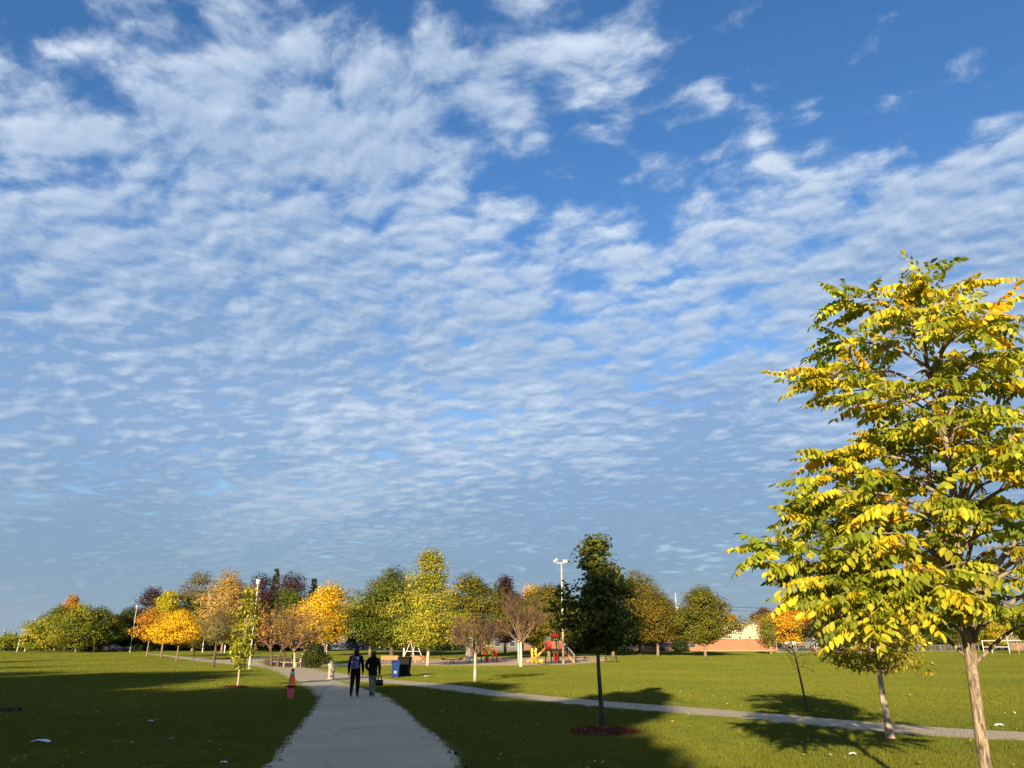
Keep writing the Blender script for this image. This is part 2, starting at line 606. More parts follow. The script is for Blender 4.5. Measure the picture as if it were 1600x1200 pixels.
# second path, crossing to the right
up_px = [(592, 1059), (615, 1062), (660, 1066), (720, 1071.5), (800, 1082), (940, 1095), (1100, 1107), (1200, 1115), (1390, 1131), (1600, 1144)]
lo_px = [(527, 1063.5), (578, 1067), (620, 1070), (660, 1075), (720, 1082), (800, 1092), (940, 1106), (1100, 1119), (1200, 1128), (1390, 1146), (1600, 1159)]
U, Lw = G(up_px), G(lo_px)
U += [(16.0, 15.0), (24, 12.2)]
Lw += [(15.5, 13.2), (23.5, 10.4)]
struct(sheet('path', smooth_line(U, 0.3, 0.05, 3) + smooth_line(Lw, 0.3, 0.05, 4)[::-1], CONCRETE, 0.008))

# junction and the paths running on to the trees and the playground
plaza = [(527, 1063.5), (592, 1059), (573, 1056), (538, 1052), (514, 1050), (496, 1045.5), (545, 1040.5), (600, 1040), (600, 1036.5), (575, 1034), (543, 1036),
         (497, 1040), (470, 1042.5), (432, 1041), (412, 1036), (418, 1030), (444, 1025), (444, 1023.2), (424, 1024), (396, 1027), (362, 1031), (340, 1029.5), (300, 1027.5), (262, 1023.5), (232, 1021), (228, 1022.4),
         (262, 1026.5), (300, 1033), (332, 1036.5), (360, 1039), (384, 1041), (405, 1044), (421, 1048), (440, 1056), (462, 1066), (481, 1078), (494, 1091)]
struct(sheet('path', G(plaza), CONCRETE, 0.012))
# sand of the playground
sand_px = [(596, 1041), (640, 1040.5), (720, 1041), (800, 1041), (832, 1040), (872, 1039.5), (905, 1038), (940, 1035), (955, 1031), (950, 1027), (905, 1025), (850, 1027), (760, 1027), (700, 1029), (640, 1031), (575, 1033.5)]
struct(sheet('sand', smooth_line(G(sand_px) + [G(sand_px)[0]], 1.2, 0.12, 7)[:-1], SAND, 0.016))
# road at the far side
struct(sheet('road', [(-400, 202), (60, 202), (60, 211), (-400, 211)], ROAD, 0.02, avoid=False))
struct(sheet('path', [(-30, 180), (3, 180), (3, 182.5), (-30, 182.5)], CONCRETE, 0.02, avoid=False))


# ------------------------------------------------------------------ grass blades on the near lawn
def inside(poly, x, y):
    res = np.zeros(len(x), bool)
    n = len(poly)
    j = n - 1
    for i in range(n):
        xi, yi = poly[i]
        xj, yj = poly[j]
        c = ((yi > y) != (yj > y)) & (x < (xj - xi) * (y - yi) / (yj - yi + 1e-12) + xi)
        res ^= c
        j = i
    return res


def grass_mat():
    m = bpy.data.materials.new('grass_blade')
    m.use_nodes = True
    t = NT(m.node_tree)
    pos = t.n('ShaderNodeNewGeometry').outputs['Position']
    p2 = t.v('MULTIPLY', pos, (1, 1, 0))
    big = t.noise(p2, 0.09, 4, 0.6)
    mid = t.noise(p2, 0.9, 4, 0.6)
    rnd_ = t.n('ShaderNodeObjectInfo').outputs['Random']
    c = t.mix(t.ss(big, 0.35, 0.65), (0.086, 0.116, 0.009), (0.130, 0.145, 0.010))
    c = t.mix(t.ss(mid, 0.50, 0.78, 0.0, 0.55), c, (0.165, 0.145, 0.022))
    c = t.mix(t.ss(mid, 0.22, 0.46, 0.5, 0.0), c, (0.052, 0.096, 0.014))
    c = t.mix(t.ss(t.noise(p2, 0.35, 5, 0.65), 0.56, 0.72, 0.0, 0.6), c, (0.128, 0.105, 0.030))
    c = t.mix(t.m('MULTIPLY', rnd_, 0.35), c, (0.160, 0.158, 0.026))
    b = t.n('ShaderNodeBsdfPrincipled', ins={'Base Color': c, 'Roughness': 0.6, 'Specular IOR Level': 0.2})
    tr = t.n('ShaderNodeBsdfTranslucent', ins={'Color': c})
    mx = t.n('ShaderNodeMixShader', ins={0: 0.25, 1: b.outputs[0], 2: tr.outputs[0]})
    t.n('ShaderNodeOutputMaterial', ins={0: mx.outputs[0]})
    return m


GRASS = grass_mat()


def tuft_object(nb, rad, hgt, wid, seed):
    rg = np.random.default_rng(seed)
    v = np.zeros((nb, 3, 3))
    a = rg.uniform(0, 2 * np.pi, nb)
    r = rad * np.sqrt(rg.uniform(0, 1, nb))
    bx, by = r * np.cos(a), r * np.sin(a)
    th = rg.uniform(0, 2 * np.pi, nb)
    h = hgt * rg.uniform(0.45, 1.15, nb)
    ln = h * rg.normal(0, 0.45, nb)
    la = rg.uniform(0, 2 * np.pi, nb)
    v[:, 0] = np.stack([bx - wid * np.cos(th), by - wid * np.sin(th), np.zeros(nb)], 1)
    v[:, 1] = np.stack([bx + wid * np.cos(th), by + wid * np.sin(th), np.zeros(nb)], 1)
    v[:, 2] = np.stack([bx + ln * np.cos(la), by + ln * np.sin(la), h], 1)
    me = bpy.data.meshes.new('grass_tuft')
    me.from_pydata(v.reshape(-1, 3).tolist(), [], [(3 * i, 3 * i + 1, 3 * i + 2) for i in range(nb)])
    me.materials.append(GRASS)
    return bpy.data.objects.new('grass_tuft', me)


def scatter(name, pts, src, smin, smax, mat):
    me = bpy.data.meshes.new(name)
    me.from_pydata(pts.tolist(), [], [])
    me.materials.append(mat)
    o = bpy.data.objects.new(name, me)
    C.objects.link(o)
    ng = bpy.data.node_groups.new(name + '_scatter', 'GeometryNodeTree')
    ng.interface.new_socket('Geometry', in_out='INPUT', socket_type='NodeSocketGeometry')
    ng.interface.new_socket('Geometry', in_out='OUTPUT', socket_type='NodeSocketGeometry')
    N = ng.nodes
    gi, go = N.new('NodeGroupInput'), N.new('NodeGroupOutput')
    ip = N.new('GeometryNodeInstanceOnPoints')
    oi = N.new('GeometryNodeObjectInfo')
    oi.inputs['Object'].default_value = src
    oi.inputs['As Instance'].default_value = True
    rv = N.new('FunctionNodeRandomValue')
    rv.data_type = 'FLOAT_VECTOR'
    rv.inputs[0].default_value = (0, 0, 0)
    rv.inputs[1].default_value = (0, 0, 6.283)
    rs = N.new('FunctionNodeRandomValue')
    rs.data_type = 'FLOAT'
    rs.inputs[2].default_value = smin
    rs.inputs[3].default_value = smax
    rs.inputs['Seed'].default_value = 5
    L = ng.links
    L.new(gi.outputs[0], ip.inputs['Points'])
    L.new(oi.outputs['Geometry'], ip.inputs['Instance'])
    L.new(rv.outputs[0], ip.inputs['Rotation'])
    L.new(rs.outputs[1], ip.inputs['Scale'])
    L.new(ip.outputs[0], go.inputs[0])
    md = o.modifiers.new('scatter', 'NODES')
    md.node_group = ng
    return struct(o, 'stuff')


def lawn_points(y0, y1, dens, seed, margin=2.0):
    rg = np.random.default_rng(seed)
    w1 = 0.70 * y1 + margin
    n = int(dens * (y1 - y0) * 2 * w1)
    x = rg.uniform(-w1, w1, n)
    y = rg.uniform(y0, y1, n)
    k = np.abs(x) < 0.70 * y + margin
    x, y = x[k], y[k]
    bad = np.zeros(len(x), bool)
    for p in POLYS:
        bad |= inside(p, x, y)
    x, y = x[~bad], y[~bad]
    z = np.interp(y, [-4000, 85, 200, 9000], [0.0, 0.0, 1.5, 1.5])
    return np.stack([x, y, z], 1)


def build_grass():
    near = tuft_object(46, 0.15, 0.055, 0.0034, 1)
    far = tuft_object(60, 0.30, 0.065, 0.0075, 2)
    vfar = tuft_object(70, 0.75, 0.085, 0.018, 3)
    for o, lab in ((scatter('grass', lawn_points(9.0, 26, 62, 11), near, 0.75, 1.25, GRASS), 'short mown grass of the lawn beside the near path'),
                   (scatter('grass', np.concatenate([lawn_points(26, 55, 15, 12)]), far, 0.75, 1.3, GRASS), 'short mown grass of the lawn in front of the playground'),
                   (scatter('grass', np.concatenate([lawn_points(55, 110, 3.2, 13), lawn_points(110, 175, 1.6, 14)]), vfar, 0.8, 1.3, GRASS), 'mown grass of the far lawn up to the trees')):
        tag(o, lab, 'grass')
        o.data.materials.clear()
        o.data.materials.append(GRASS)


build_grass()


# ------------------------------------------------------------------ foliage
T_DIAMOND = (np.array([(0, 0, 0), (0.45, 0.34, 0.05), (1, 0, -0.03), (0.5, -0.34, 0.05)]), [(0, 1, 2, 3)])
T_OVAL = (np.array([(0, 0, 0), (0.28, 0.24, 0.05), (0.70, 0.22, 0.03), (1, 0, -0.10), (0.70, -0.22, 0.03), (0.28, -0.24, 0.05)]), [(0, 3, 2, 1), (0, 5, 4, 3)])
T_MAPLE = (np.array([(0, 0, 0), (0.10, 0.30, -.02), (0.02, 0.46, -.05), (0.33, 0.38, 0.02), (0.52, 0.52, -.03), (0.58, 0.22, 0.03), (1.0, 0, -0.08),
                     (0.58, -0.22, 0.03), (0.52, -0.52, -.03), (0.33, -0.38, 0.02), (0.02, -0.46, -.05), (0.10, -0.30, -.02)]),
           [(0, 3, 2, 1), (0, 5, 4, 3), (0, 6, 5), (0, 7, 6), (0, 9, 8, 7), (0, 11, 10, 9)])
T_NEEDLE = (np.array([(0, 0.05, 0), (1, 0.01, -0.1), (1, -0.01, -0.1), (0, -0.05, 0)]), [(0, 1, 2, 3)])


def leaf_mesh(name, pos, axis, nrm, size, tint, tmpl, mat):
    """many leaves as one mesh: template placed by long axis and normal"""
    n = len(pos)
    nrm = nrm / np.maximum(np.linalg.norm(nrm, axis=1, keepdims=True), 1e-9)
    axis = axis - nrm * (axis * nrm).sum(1, keepdims=True)
    axis = axis / np.maximum(np.linalg.norm(axis, axis=1, keepdims=True), 1e-9)
    side = np.cross(nrm, axis)
    tv, tf = tmpl
    k = len(tv)
    V = pos[:, None, :] + size[:, None, None] * (tv[None, :, 0:1] * axis[:, None, :] + tv[None, :, 1:2] * side[:, None, :] + tv[None, :, 2:3] * nrm[:, None, :])
    V = V.reshape(-1, 3)
    lens = np.array([len(f) for f in tf])
    flat = np.concatenate([np.array(f) for f in tf])
    loops = (np.arange(n)[:, None] * k + flat[None, :]).reshape(-1)
    tot = np.tile(lens, n)
    start = np.concatenate([[0], np.cumsum(tot)[:-1]])
    me = bpy.data.meshes.new(name)
    me.vertices.add(len(V))
    me.vertices.foreach_set('co', V.astype(np.float32).reshape(-1))
    me.loops.add(len(loops))
    me.loops.foreach_set('vertex_index', loops.astype(np.int32))
    me.polygons.add(len(tot))
    me.polygons.foreach_set('loop_start', start.astype(np.int32))
    me.polygons.foreach_set('loop_total', tot.astype(np.int32))
    me.update(calc_edges=True)
    at = me.attributes.new('tint', 'FLOAT_COLOR', 'POINT')
    col = np.repeat(np.concatenate([tint, np.ones((n, 1))], 1), k, axis=0)
    at.data.foreach_set('color', col.astype(np.float32).reshape(-1))
    me.materials.append(mat)
    return me


def tints(rg, cl_of, ncl, palette, jitter=0.18, grade=None):
    """colour of each leaf: by clump, with leaf to leaf variation"""
    cols = np.array([p[0] for p in palette], float)
    wts = np.array([p[1] for p in palette], float)
    wts /= wts.sum()
    ci = rg.choice(len(cols), ncl, p=wts)
    base = cols[ci][cl_of]
    sw = rg.uniform(0, 1, len(cl_of)) < 0.18
    base[sw] = cols[rg.choice(len(cols), sw.sum(), p=wts)]
    k = rg.normal(1.0, jitter, (len(cl_of), 1)).clip(0.5, 1.6) * rg.normal(1.0, 0.15, (ncl, 1)).clip(0.6, 1.4)[cl_of]
    h = rg.normal(1.0, 0.06, (len(cl_of), 3)).clip(0.8, 1.2)
    return (base * k * h).clip(0.003, 0.85)


PROFILES = {
    'round': [(0, .45), (.12, .80), (.3, 1.0), (.5, .98), (.7, .80), (.87, .50), (1, .12)],
    'oval': [(0, .35), (.15, .72), (.35, 1.0), (.55, .92), (.75, .68), (.9, .38), (1, .10)],
    'spread': [(0, .55), (.15, .92), (.35, 1.0), (.6, .90), (.8, .65), (1, .18)],
    'pyramid': [(0, .55), (.12, .95), (.25, 1.0), (.45, .80), (.65, .55), (.82, .34), (1, .06)],
    'column': [(0, .35), (.12, .8), (.3, 1.0), (.6, .95), (.8, .70), (.92, .5), (1, .2)],
    'vase': [(0, .25), (.2, .55), (.45, .85), (.7, 1.0), (.88, .75), (1, .3)],
    'linden': [(0, .62), (.08, .95), (.22, 1.0), (.40, .86), (.55, .74), (.66, .50), (.72, .62), (.82, .42), (.92, .30), (1, .08)],
    'maple': [(0, .28), (.06, .55), (.18, .90), (.36, 1.0), (.50, .98), (.60, .72), (.68, .52), (.80, .54), (.90, .48), (1, .28)],
    'cone': [(0, 1.0), (.25, .80), (.5, .55), (.75, .30), (1, .03)],
    'hedge': [(0, .95), (.3, 1.0), (.7, .95), (.9, .8), (1, .6)],
}


def crown_points(rg, H, zb, rad, profile, ncl, nleaf, clr, depth=1.0, hollow=0.45, lump=0.22):
    tt = np.array([p[0] for p in PROFILES[profile]])
    rr = np.array([p[1] for p in PROFILES[profile]])
    grid = np.linspace(0, 1, 200)
    wgt = np.interp(grid, tt, rr) ** 1.1 + 0.10
    t = np.interp(rg.uniform(0, 1, ncl), np.cumsum(wgt) / wgt.sum(), grid)
    a = rg.uniform(0, 2 * np.pi, ncl)
    ph = rg.uniform(0, 6.28, 4)
    lu = 1 + lump * (0.6 * np.sin(2 * a + ph[0] + 3 * t) + 0.5 * np.sin(3 * a + ph[1] - 5 * t) + 0.4 * np.sin(5 * a + ph[2] + 9 * t)) * np.clip(1.2 - 0.5 * t, 0.4, 1.2)
    u = rg.uniform(0, 1, ncl) ** hollow
    rc = clr * rg.uniform(0.65, 1.35, ncl)
    r = np.maximum(np.interp(t, tt, rr) * rad * lu * u - rc * 0.45, 0.02)
    zc = zb + t * (H - zb) - rc * 0.3 * t
    cen = np.stack([r * np.cos(a), r * np.sin(a) * depth, zc], 1)
    cl = rg.choice(ncl, nleaf, p=(rc ** 2) / (rc ** 2).sum())
    d = rg.normal(0, 1, (nleaf, 3))
    d /= np.linalg.norm(d, axis=1, keepdims=True)
    d[:, 2] = np.where(d[:, 2] < -0.2, d[:, 2] * 0.55, d[:, 2])
    q = rg.uniform(0.25, 1, (nleaf, 1)) ** 0.6
    sq = np.array([1.15, 1.15, 0.78])
    pos = cen[cl] + d * sq * q * rc[cl][:, None]
    return cen, rc, cl, pos, d


def tree(name, label, px, Y, top, wpx, cb, prof, palette, group=None, seed=0, leaf=0.32, n=6500, ncl=90, trunk=0.2, bark=None, tmpl=T_DIAMOND,
         base_y=1019, depth=1.0, clk=1.0, hollow=0.45, lean=(0, 0), lump=0.22, mat=None, limbs=9, jitter=0.13, cat='tree', stems=None):
    """tree from its place in the picture: foot column px at distance Y, row of its top, crown width and crown bottom row"""
    rg = np.random.default_rng(seed + 1000)
    p, s = ypx(px, base_y, Y)
    zt = terrain(Y)
    tp, s2 = ypx(px, top, Y)
    bp, _ = ypx(px, cb, Y)
    H = tp.z - zt
    zb = bp.z - zt
    far_ = Y > 60
    rad = wpx * s / 2 * (1.32 if far_ else 1.08)
    n = int(n * (2.3 if far_ else 1.35))
    clk = clk * (1.14 if far_ else 1.0)
    ncl = int(ncl * (1.5 if far_ else 1.0))
    lump = lump * (1.45 if far_ else 1.0)
    root = thing(name, label, cat, (p.x, Y, zt), 0, group)
    clr = clk * 0.5 * (rad * rad * (H - zb) / 9.0) ** (1 / 3) * (90 / ncl) ** (1 / 3) * 1.05
    cen, rc, cl, pos, d = crown_points(rg, H, zb, rad, prof, ncl, n, clr, depth, hollow, lump)
    lx = lean[0] * (pos[:, 2] / H)
    pos[:, 0] += lx
    out = pos - np.array([0, 0, zb + 0.35 * (H - zb)])
    out /= np.linalg.norm(out, axis=1, keepdims=True) + 1e-9
    nrm = d * 0.7 + out * 0.5 + np.array([0, 0, 0.35]) + rg.normal(0, 0.55, (n, 3))
    axis = rg.normal(0, 1, (n, 3)) + np.array([0, 0, -0.7]) + out * 0.5
    me = leaf_mesh('crown', pos, axis, nrm, leaf * rg.uniform(0.65, 1.3, n), tints(rg, cl, ncl, palette, jitter), tmpl, mat or LEAF)
    co = bpy.data.objects.new('crown', me)
    C.objects.link(co)
    co.parent = root
    struct(co, 'stuff')
    # trunk with its limbs
    mb = MB()
    hz = zb + 0.55 * (H - zb)
    rnd = random.Random(seed)
    for (sx, sl) in (stems or [(0, 0)]):
        pts, rads = [], []
        for i in range(8):
            u = i / 7
            z = -0.05 + hz * u
            wob = 0.02 * H * math.sin(u * 4 + seed) * u
            pts.append((sx + wob + sl * u + lean[0] * z / H, 0.01 * H * math.cos(u * 3 + seed) * u, z))
            rads.append(trunk * (1.35 if i == 0 else 1.0) * (1 - 0.72 * u))
        mb.tube(pts, rads, 9)
    for i in range(limbs):
        c = cen[rnd.randrange(ncl)]
        z0 = min(c[2] - 0.1, zb + (c[2] - zb) * 0.35 + rnd.uniform(-0.05, 0.1) * H)
        z0 = max(zb * 0.85, min(z0, hz * 0.95))
        sx, sl = (stems or [(0, 0)])[i % len(stems or [0])]
        a = Vector((sx + sl * z0 / hz + lean[0] * z0 / H, 0, z0))
        b = Vector((c[0] + lean[0] * c[2] / H, c[1], c[2]))
        m = a.lerp(b, 0.5) + Vector((0, 0, 0.08 * (b - a).length))
        r0 = trunk * 0.42 * (1 - 0.5 * z0 / H)
        mb.tube([a, m, b], [r0, r0 * 0.6, r0 * 0.2], 5)
    mb.build('trunk', bark or BARK, root, smooth=True)
    return root


# palettes: colour, share
GREEN = [((0.085, 0.110, 0.012), 4), ((0.120, 0.130, 0.014), 3), ((0.060, 0.085, 0.012), 3), ((0.17, 0.15, 0.02), 1.4)]
GREEN_BROWN = [((0.110, 0.112, 0.013), 4), ((0.16, 0.125, 0.016), 3), ((0.070, 0.082, 0.012), 3), ((0.20, 0.115, 0.018), 1.2)]
OLIVE_RED = [((0.15, 0.105, 0.016), 4), ((0.10, 0.095, 0.013), 3), ((0.19, 0.10, 0.016), 2), ((0.07, 0.072, 0.012), 2)]
YEL_GREEN = [((0.20, 0.215, 0.022), 4), ((0.30, 0.265, 0.024), 3), ((0.13, 0.16, 0.018), 3), ((0.42, 0.34, 0.03), 1)]
YELLOW = [((0.56, 0.36, 0.018), 5), ((0.66, 0.44, 0.03), 3), ((0.46, 0.26, 0.015), 3), ((0.32, 0.28, 0.02), 1)]
GOLD = [((0.50, 0.30, 0.015), 4), ((0.56, 0.24, 0.015), 3), ((0.38, 0.22, 0.015), 2), ((0.24, 0.22, 0.02), 1.5)]
PALE_GOLD = [((0.40, 0.27, 0.085), 4), ((0.48, 0.30, 0.07), 3), ((0.27, 0.20, 0.07), 2), ((0.33, 0.22, 0.04), 2)]
ORANGE = [((0.48, 0.20, 0.02), 4), ((0.42, 0.24, 0.03), 3), ((0.30, 0.15, 0.03), 2), ((0.52, 0.30, 0.03), 2)]
PURPLE = [((0.050, 0.022, 0.020), 4), ((0.075, 0.030, 0.022), 3), ((0.032, 0.018, 0.018), 3)]
OLIVE_GREY = [((0.16, 0.135, 0.05), 4), ((0.12, 0.115, 0.04), 3), ((0.22, 0.18, 0.07), 2)]
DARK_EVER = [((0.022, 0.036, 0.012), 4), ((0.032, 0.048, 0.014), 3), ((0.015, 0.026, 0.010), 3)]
SPRUCE = [((0.050, 0.068, 0.045), 4), ((0.036, 0.052, 0.034), 3)]

FAR = 'trees along the far side of the park'
LEFTG = 'small trees by the lawn edge on the left'
# --- left horizon
tree('small_tree', 'low green tree alone at the far end of the lawn', 10, 170, 992, 46, 1012, 'spread', GREEN, seed=1, n=2600, ncl=40, leaf=0.36)
tree('broadleaf_tree', 'yellow-green tree at the open end of the green clump beyond the lawn', 62, 160, 962, 58, 1010, 'spread', YEL_GREEN, FAR, 2, n=5200, trunk=.16, limbs=6)
tree('broadleaf_tree', 'dark green tree behind the yellow-green one at the clump\'s open end', 84, 176, 944, 56, 1008, 'oval', GREEN, FAR, 3, n=5200, trunk=.18)
tree('broadleaf_tree', 'tall tree with an orange top in the green clump', 100, 182, 931, 26, 978, 'oval', ORANGE, FAR, 4, n=3000, ncl=50)
tree('broadleaf_tree', 'layered green tree in the middle of the clump beyond the lawn', 118, 158, 945, 72, 1008, 'spread', [((0.13, 0.14, 0.015), 4), ((0.21, 0.19, 0.02), 2.5), ((0.085, 0.105, 0.012), 2)], FAR, 5, n=6500, trunk=.16, ncl=80)
tree('broadleaf_tree', 'green tree with a pale trunk near the clump\'s inner end', 146, 160, 950, 56, 1006, 'spread', GREEN, FAR, 6, n=5200, trunk=.15, bark=BARK_PALE)
tree('broadleaf_tree', 'half yellow, half green tree above the parked white cars', 170, 165, 960, 44, 1006, 'spread', [((0.44, 0.30, 0.02), 3), ((0.10, 0.12, 0.015), 3), ((0.2, 0.2, 0.02), 2)], FAR, 7, n=3600, trunk=.15)
tree('broadleaf_tree', 'dark green tree between the tall lamp and the half yellow tree', 192, 168, 950, 50, 1006, 'round', [((0.05, 0.07, 0.012), 4), ((0.035, 0.05, 0.01), 3), ((0.14, 0.13, 0.02), 0.8)], FAR, 8, n=4600)
# --- middle left
tree('copper_beech', 'dark purple tree behind the orange and golden saplings', 226, 178, 917, 60, 1004, 'round', PURPLE, FAR, 9, n=6200, bark=BARK_DARK)
tree('broadleaf_tree', 'bright yellow-green tree between the purple tree and the tall olive one', 253, 165, 922, 46, 1000, 'oval', [((0.42, 0.36, 0.02), 4), ((0.28, 0.28, 0.02), 3), ((0.5, 0.34, 0.02), 1.5)], FAR, 10, n=4800)
tree('broadleaf_tree', 'tall olive-brown tree behind the golden saplings', 300, 172, 897, 84, 1004, 'round', GREEN_BROWN, FAR, 11, n=9500, trunk=.3)
tree('broadleaf_tree', 'tall pale gold tree beside the lamp with the white head', 346, 150, 890, 74, 1000, 'oval', PALE_GOLD, FAR, 12, n=8500, ncl=110, leaf=.28, trunk=.22)
tree('copper_beech', 'broad dark purple tree between the pale gold tree and the spruce', 398, 175, 897, 76, 1000, 'round', PURPLE, FAR, 13, n=7600, bark=BARK_DARK)
tree('copper_beech', 'broad dark purple tree right below the spruce tip', 446, 178, 896, 82, 1000, 'round', PURPLE, FAR, 14, n=7800, bark=BARK_DARK)
tree('broadleaf_tree', 'green tree under the purple trees and above the brown thicket', 440, 165, 918, 64, 1002, 'round', [((0.07, 0.10, 0.014), 4), ((0.10, 0.12, 0.016), 3)], FAR, 15, n=6000)
tree('yellow_maple', 'bright yellow tree above the dark shrub and bed rail', 508, 128, 912, 80, 1000, 'round', YELLOW, FAR, 16, n=9000, leaf=.27, trunk=.17, base_y=1019)
tree('small_tree', 'orange sapling first in the row along the lawn path', 229, 122, 949, 40, 1000, 'oval', ORANGE, LEFTG, 17, n=3000, leaf=.22, trunk=.11, base_y=1027, ncl=50)
tree('small_tree', 'golden sapling second in the row along the lawn path', 251, 118, 955, 36, 1003, 'round', GOLD, LEFTG, 18, n=2800, leaf=.2, trunk=.10, base_y=1028, ncl=45)
tree('small_tree', 'golden broad-crowned sapling third in the row along the lawn path', 275, 100, 955, 66, 1003, 'spread', [((0.56, 0.34, 0.012), 4), ((0.62, 0.40, 0.02), 3), ((0.46, 0.24, 0.012), 2)], LEFTG, 19, n=5200, leaf=.18, trunk=.09, base_y=1034, ncl=80)
tree('small_tree', 'grey-olive thinning tree fifth in the row, near the lamp', 332, 76, 950, 58, 1006, 'oval', OLIVE_GREY, LEFTG, 21, n=2600, leaf=.13, trunk=.15, base_y=1045, ncl=70, bark=BARK_DARK, lean=(0.35, 0), clk=1.1)
tree('small_tree', 'thin olive sapling fourth in the row along the lawn path', 302, 108, 962, 40, 1004, 'oval', OLIVE_GREY, LEFTG, 20, n=1500, leaf=.16, trunk=.09, base_y=1031, ncl=40, bark=BARK_DARK)
tree('young_tree', 'slender yellow-green young tree on a mulch ring beside the path lamp', 371, 37.0, 916, 46, 1040, 'column', [((0.30, 0.29, 0.028), 4), ((0.19, 0.21, 0.024), 3), ((0.40, 0.33, 0.04), 2), ((0.11, 0.13, 0.02), 2)], None, 22,
     leaf=.135, n=1900, trunk=.045, base_y=1075, tmpl=T_OVAL, ncl=120, bark=BARK_PALE, lean=(0.10, 0), clk=1.1, limbs=22, lump=.16)
# --- middle
tree('broadleaf_maple', 'very dark green tree at the dark left side of the large round maple', 578, 135, 928, 62, 1008, 'round', DARK_EVER, FAR, 23, n=5200, leaf=.30)
tree('broadleaf_maple', 'large round green maple behind the two walkers', 612, 122, 889, 112, 1006, 'round', GREEN, FAR, 24, n=13000, ncl=140, leaf=.30, trunk=.34, bark=BARK_DARK)
tree('linden_tree', 'tall pointed yellow-green tree above the benches and swing', 668, 82, 860, 88, 1006, 'linden', [((0.25, 0.25, 0.026), 4), ((0.34, 0.30, 0.036), 3), ((0.15, 0.18, 0.02), 3), ((0.44, 0.37, 0.05), 1.5)], FAR, 25, n=9000, leaf=.20, trunk=.17, base_y=1042, ncl=150, tmpl=T_OVAL, bark=BARK_PALE, lump=.3)
tree('broadleaf_maple', 'large green maple between the pointed tree and the bare trees', 733, 118, 897, 92, 1000, 'round', GREEN_BROWN, FAR, 26, n=10500, ncl=120, leaf=.30, trunk=.36)
tree('copper_beech', 'dark purple tree rising behind the bare trees', 789, 150, 898, 44, 1000, 'oval', PURPLE, FAR, 27, n=4200, bark=BARK_DARK)
tree('yellow_maple', 'orange-yellow tree top behind the bare trees and the floodlight pole', 832, 165, 914, 52, 990, 'round', YELLOW, FAR, 28, n=4200)
tree('broadleaf_maple', 'olive-brown maple behind the slide and the floodlight pole', 858, 122, 914, 104, 1008, 'round', GREEN_BROWN, FAR, 29, n=11500, ncl=120, leaf=.30, trunk=.24)
tree('broadleaf_maple', 'tall olive maple behind the shaded near maple', 1000, 138, 891, 84, 1004, 'round', GREEN_BROWN, FAR, 30, n=9500, ncl=110, leaf=.30, trunk=.26)
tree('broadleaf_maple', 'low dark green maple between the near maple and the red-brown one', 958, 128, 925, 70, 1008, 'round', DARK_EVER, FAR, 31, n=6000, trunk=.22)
tree('broadleaf_maple', 'red-brown rounded maple on the lawn before the brick school', 1028, 128, 927, 80, 1000, 'round', OLIVE_RED, FAR, 32, n=9000, ncl=100, leaf=.28, trunk=.22, base_y=1021)
tree('broadleaf_maple', 'green pear-shaped maple on the lawn, closest to the school\'s cream wall', 1102, 124, 916, 88, 1003, 'oval', [((0.085, 0.098, 0.012), 4), ((0.115, 0.112, 0.014), 3), ((0.14, 0.12, 0.016), 1.5)], FAR, 33, n=10500, ncl=120, leaf=.27, trunk=.22, base_y=1022)
tree('small_tree', 'orange-yellow small tree peeping out behind the school\'s roof', 1146, 215, 958, 20, 985, 'round', GOLD, FAR, 34, n=1400, ncl=30)
tree('broadleaf_tree', 'red-brown tree rising behind the school\'s roof', 1200, 215, 948, 40, 990, 'round', [((0.15, 0.075, 0.035), 4), ((0.10, 0.06, 0.03), 3), ((0.13, 0.10, 0.03), 2)], FAR, 35, n=3600)
tree('young_tree', 'slim young green tree before the school\'s end wall', 1205, 140, 960, 22, 1008, 'column', [((0.10, 0.12, 0.02), 4), ((0.16, 0.17, 0.03), 2)], None, 36, n=1100, leaf=.24, trunk=.07, base_y=1021, ncl=30, bark=BARK_PALE, lump=.4)
tree('yellow_maple', 'golden round tree beside the school behind the fence', 1241, 175, 943, 70, 1004, 'round', GOLD, FAR, 37, n=8500, leaf=.34, trunk=.2, ncl=100)
tree('copper_beech', 'purple-brown tree behind the leafy branches, beside the grey hut', 1318, 160, 926, 74, 1000, 'round', [((0.085, 0.04, 0.035), 4), ((0.055, 0.03, 0.028), 3), ((0.12, 0.06, 0.04), 1.5)], FAR, 38, n=6500, bark=BARK_DARK)
tree('broadleaf_tree', 'dark tree behind the yellow-leaved tree with the pale trunk', 1392, 190, 955, 90, 1008, 'round', DARK_EVER, FAR, 39, n=5600)
tree('broadleaf_tree', 'broad green tree beyond the lawn next to the near tree\'s fork', 1462, 195, 962, 70, 1008, 'round', GREEN, FAR, 40, n=4600)
tree('yellow_maple', 'yellow-green round tree seen past the fork of the near tree', 1553, 190, 959, 62, 1006, 'round', [((0.34, 0.26, 0.02), 4), ((0.24, 0.22, 0.02), 3)], FAR, 41, n=5000, trunk=.2)
tree('broadleaf_tree', 'dark green tree behind the ball field backstop', 1592, 200, 955, 56, 1008, 'round', GREEN, FAR, 42, n=4200)
tree('broadleaf_tree', 'low olive tree at the edge of the ball field', 1512, 200, 975, 60, 1010, 'spread', [((0.2, 0.18, 0.03), 3), ((0.11, 0.12, 0.02), 3)], FAR, 43, n=3600)
tree('broadleaf_tree', 'green tree far beyond the ball field backstop', 1650, 200, 958, 90, 1008, 'round', GREEN, FAR, 44, n=4600)

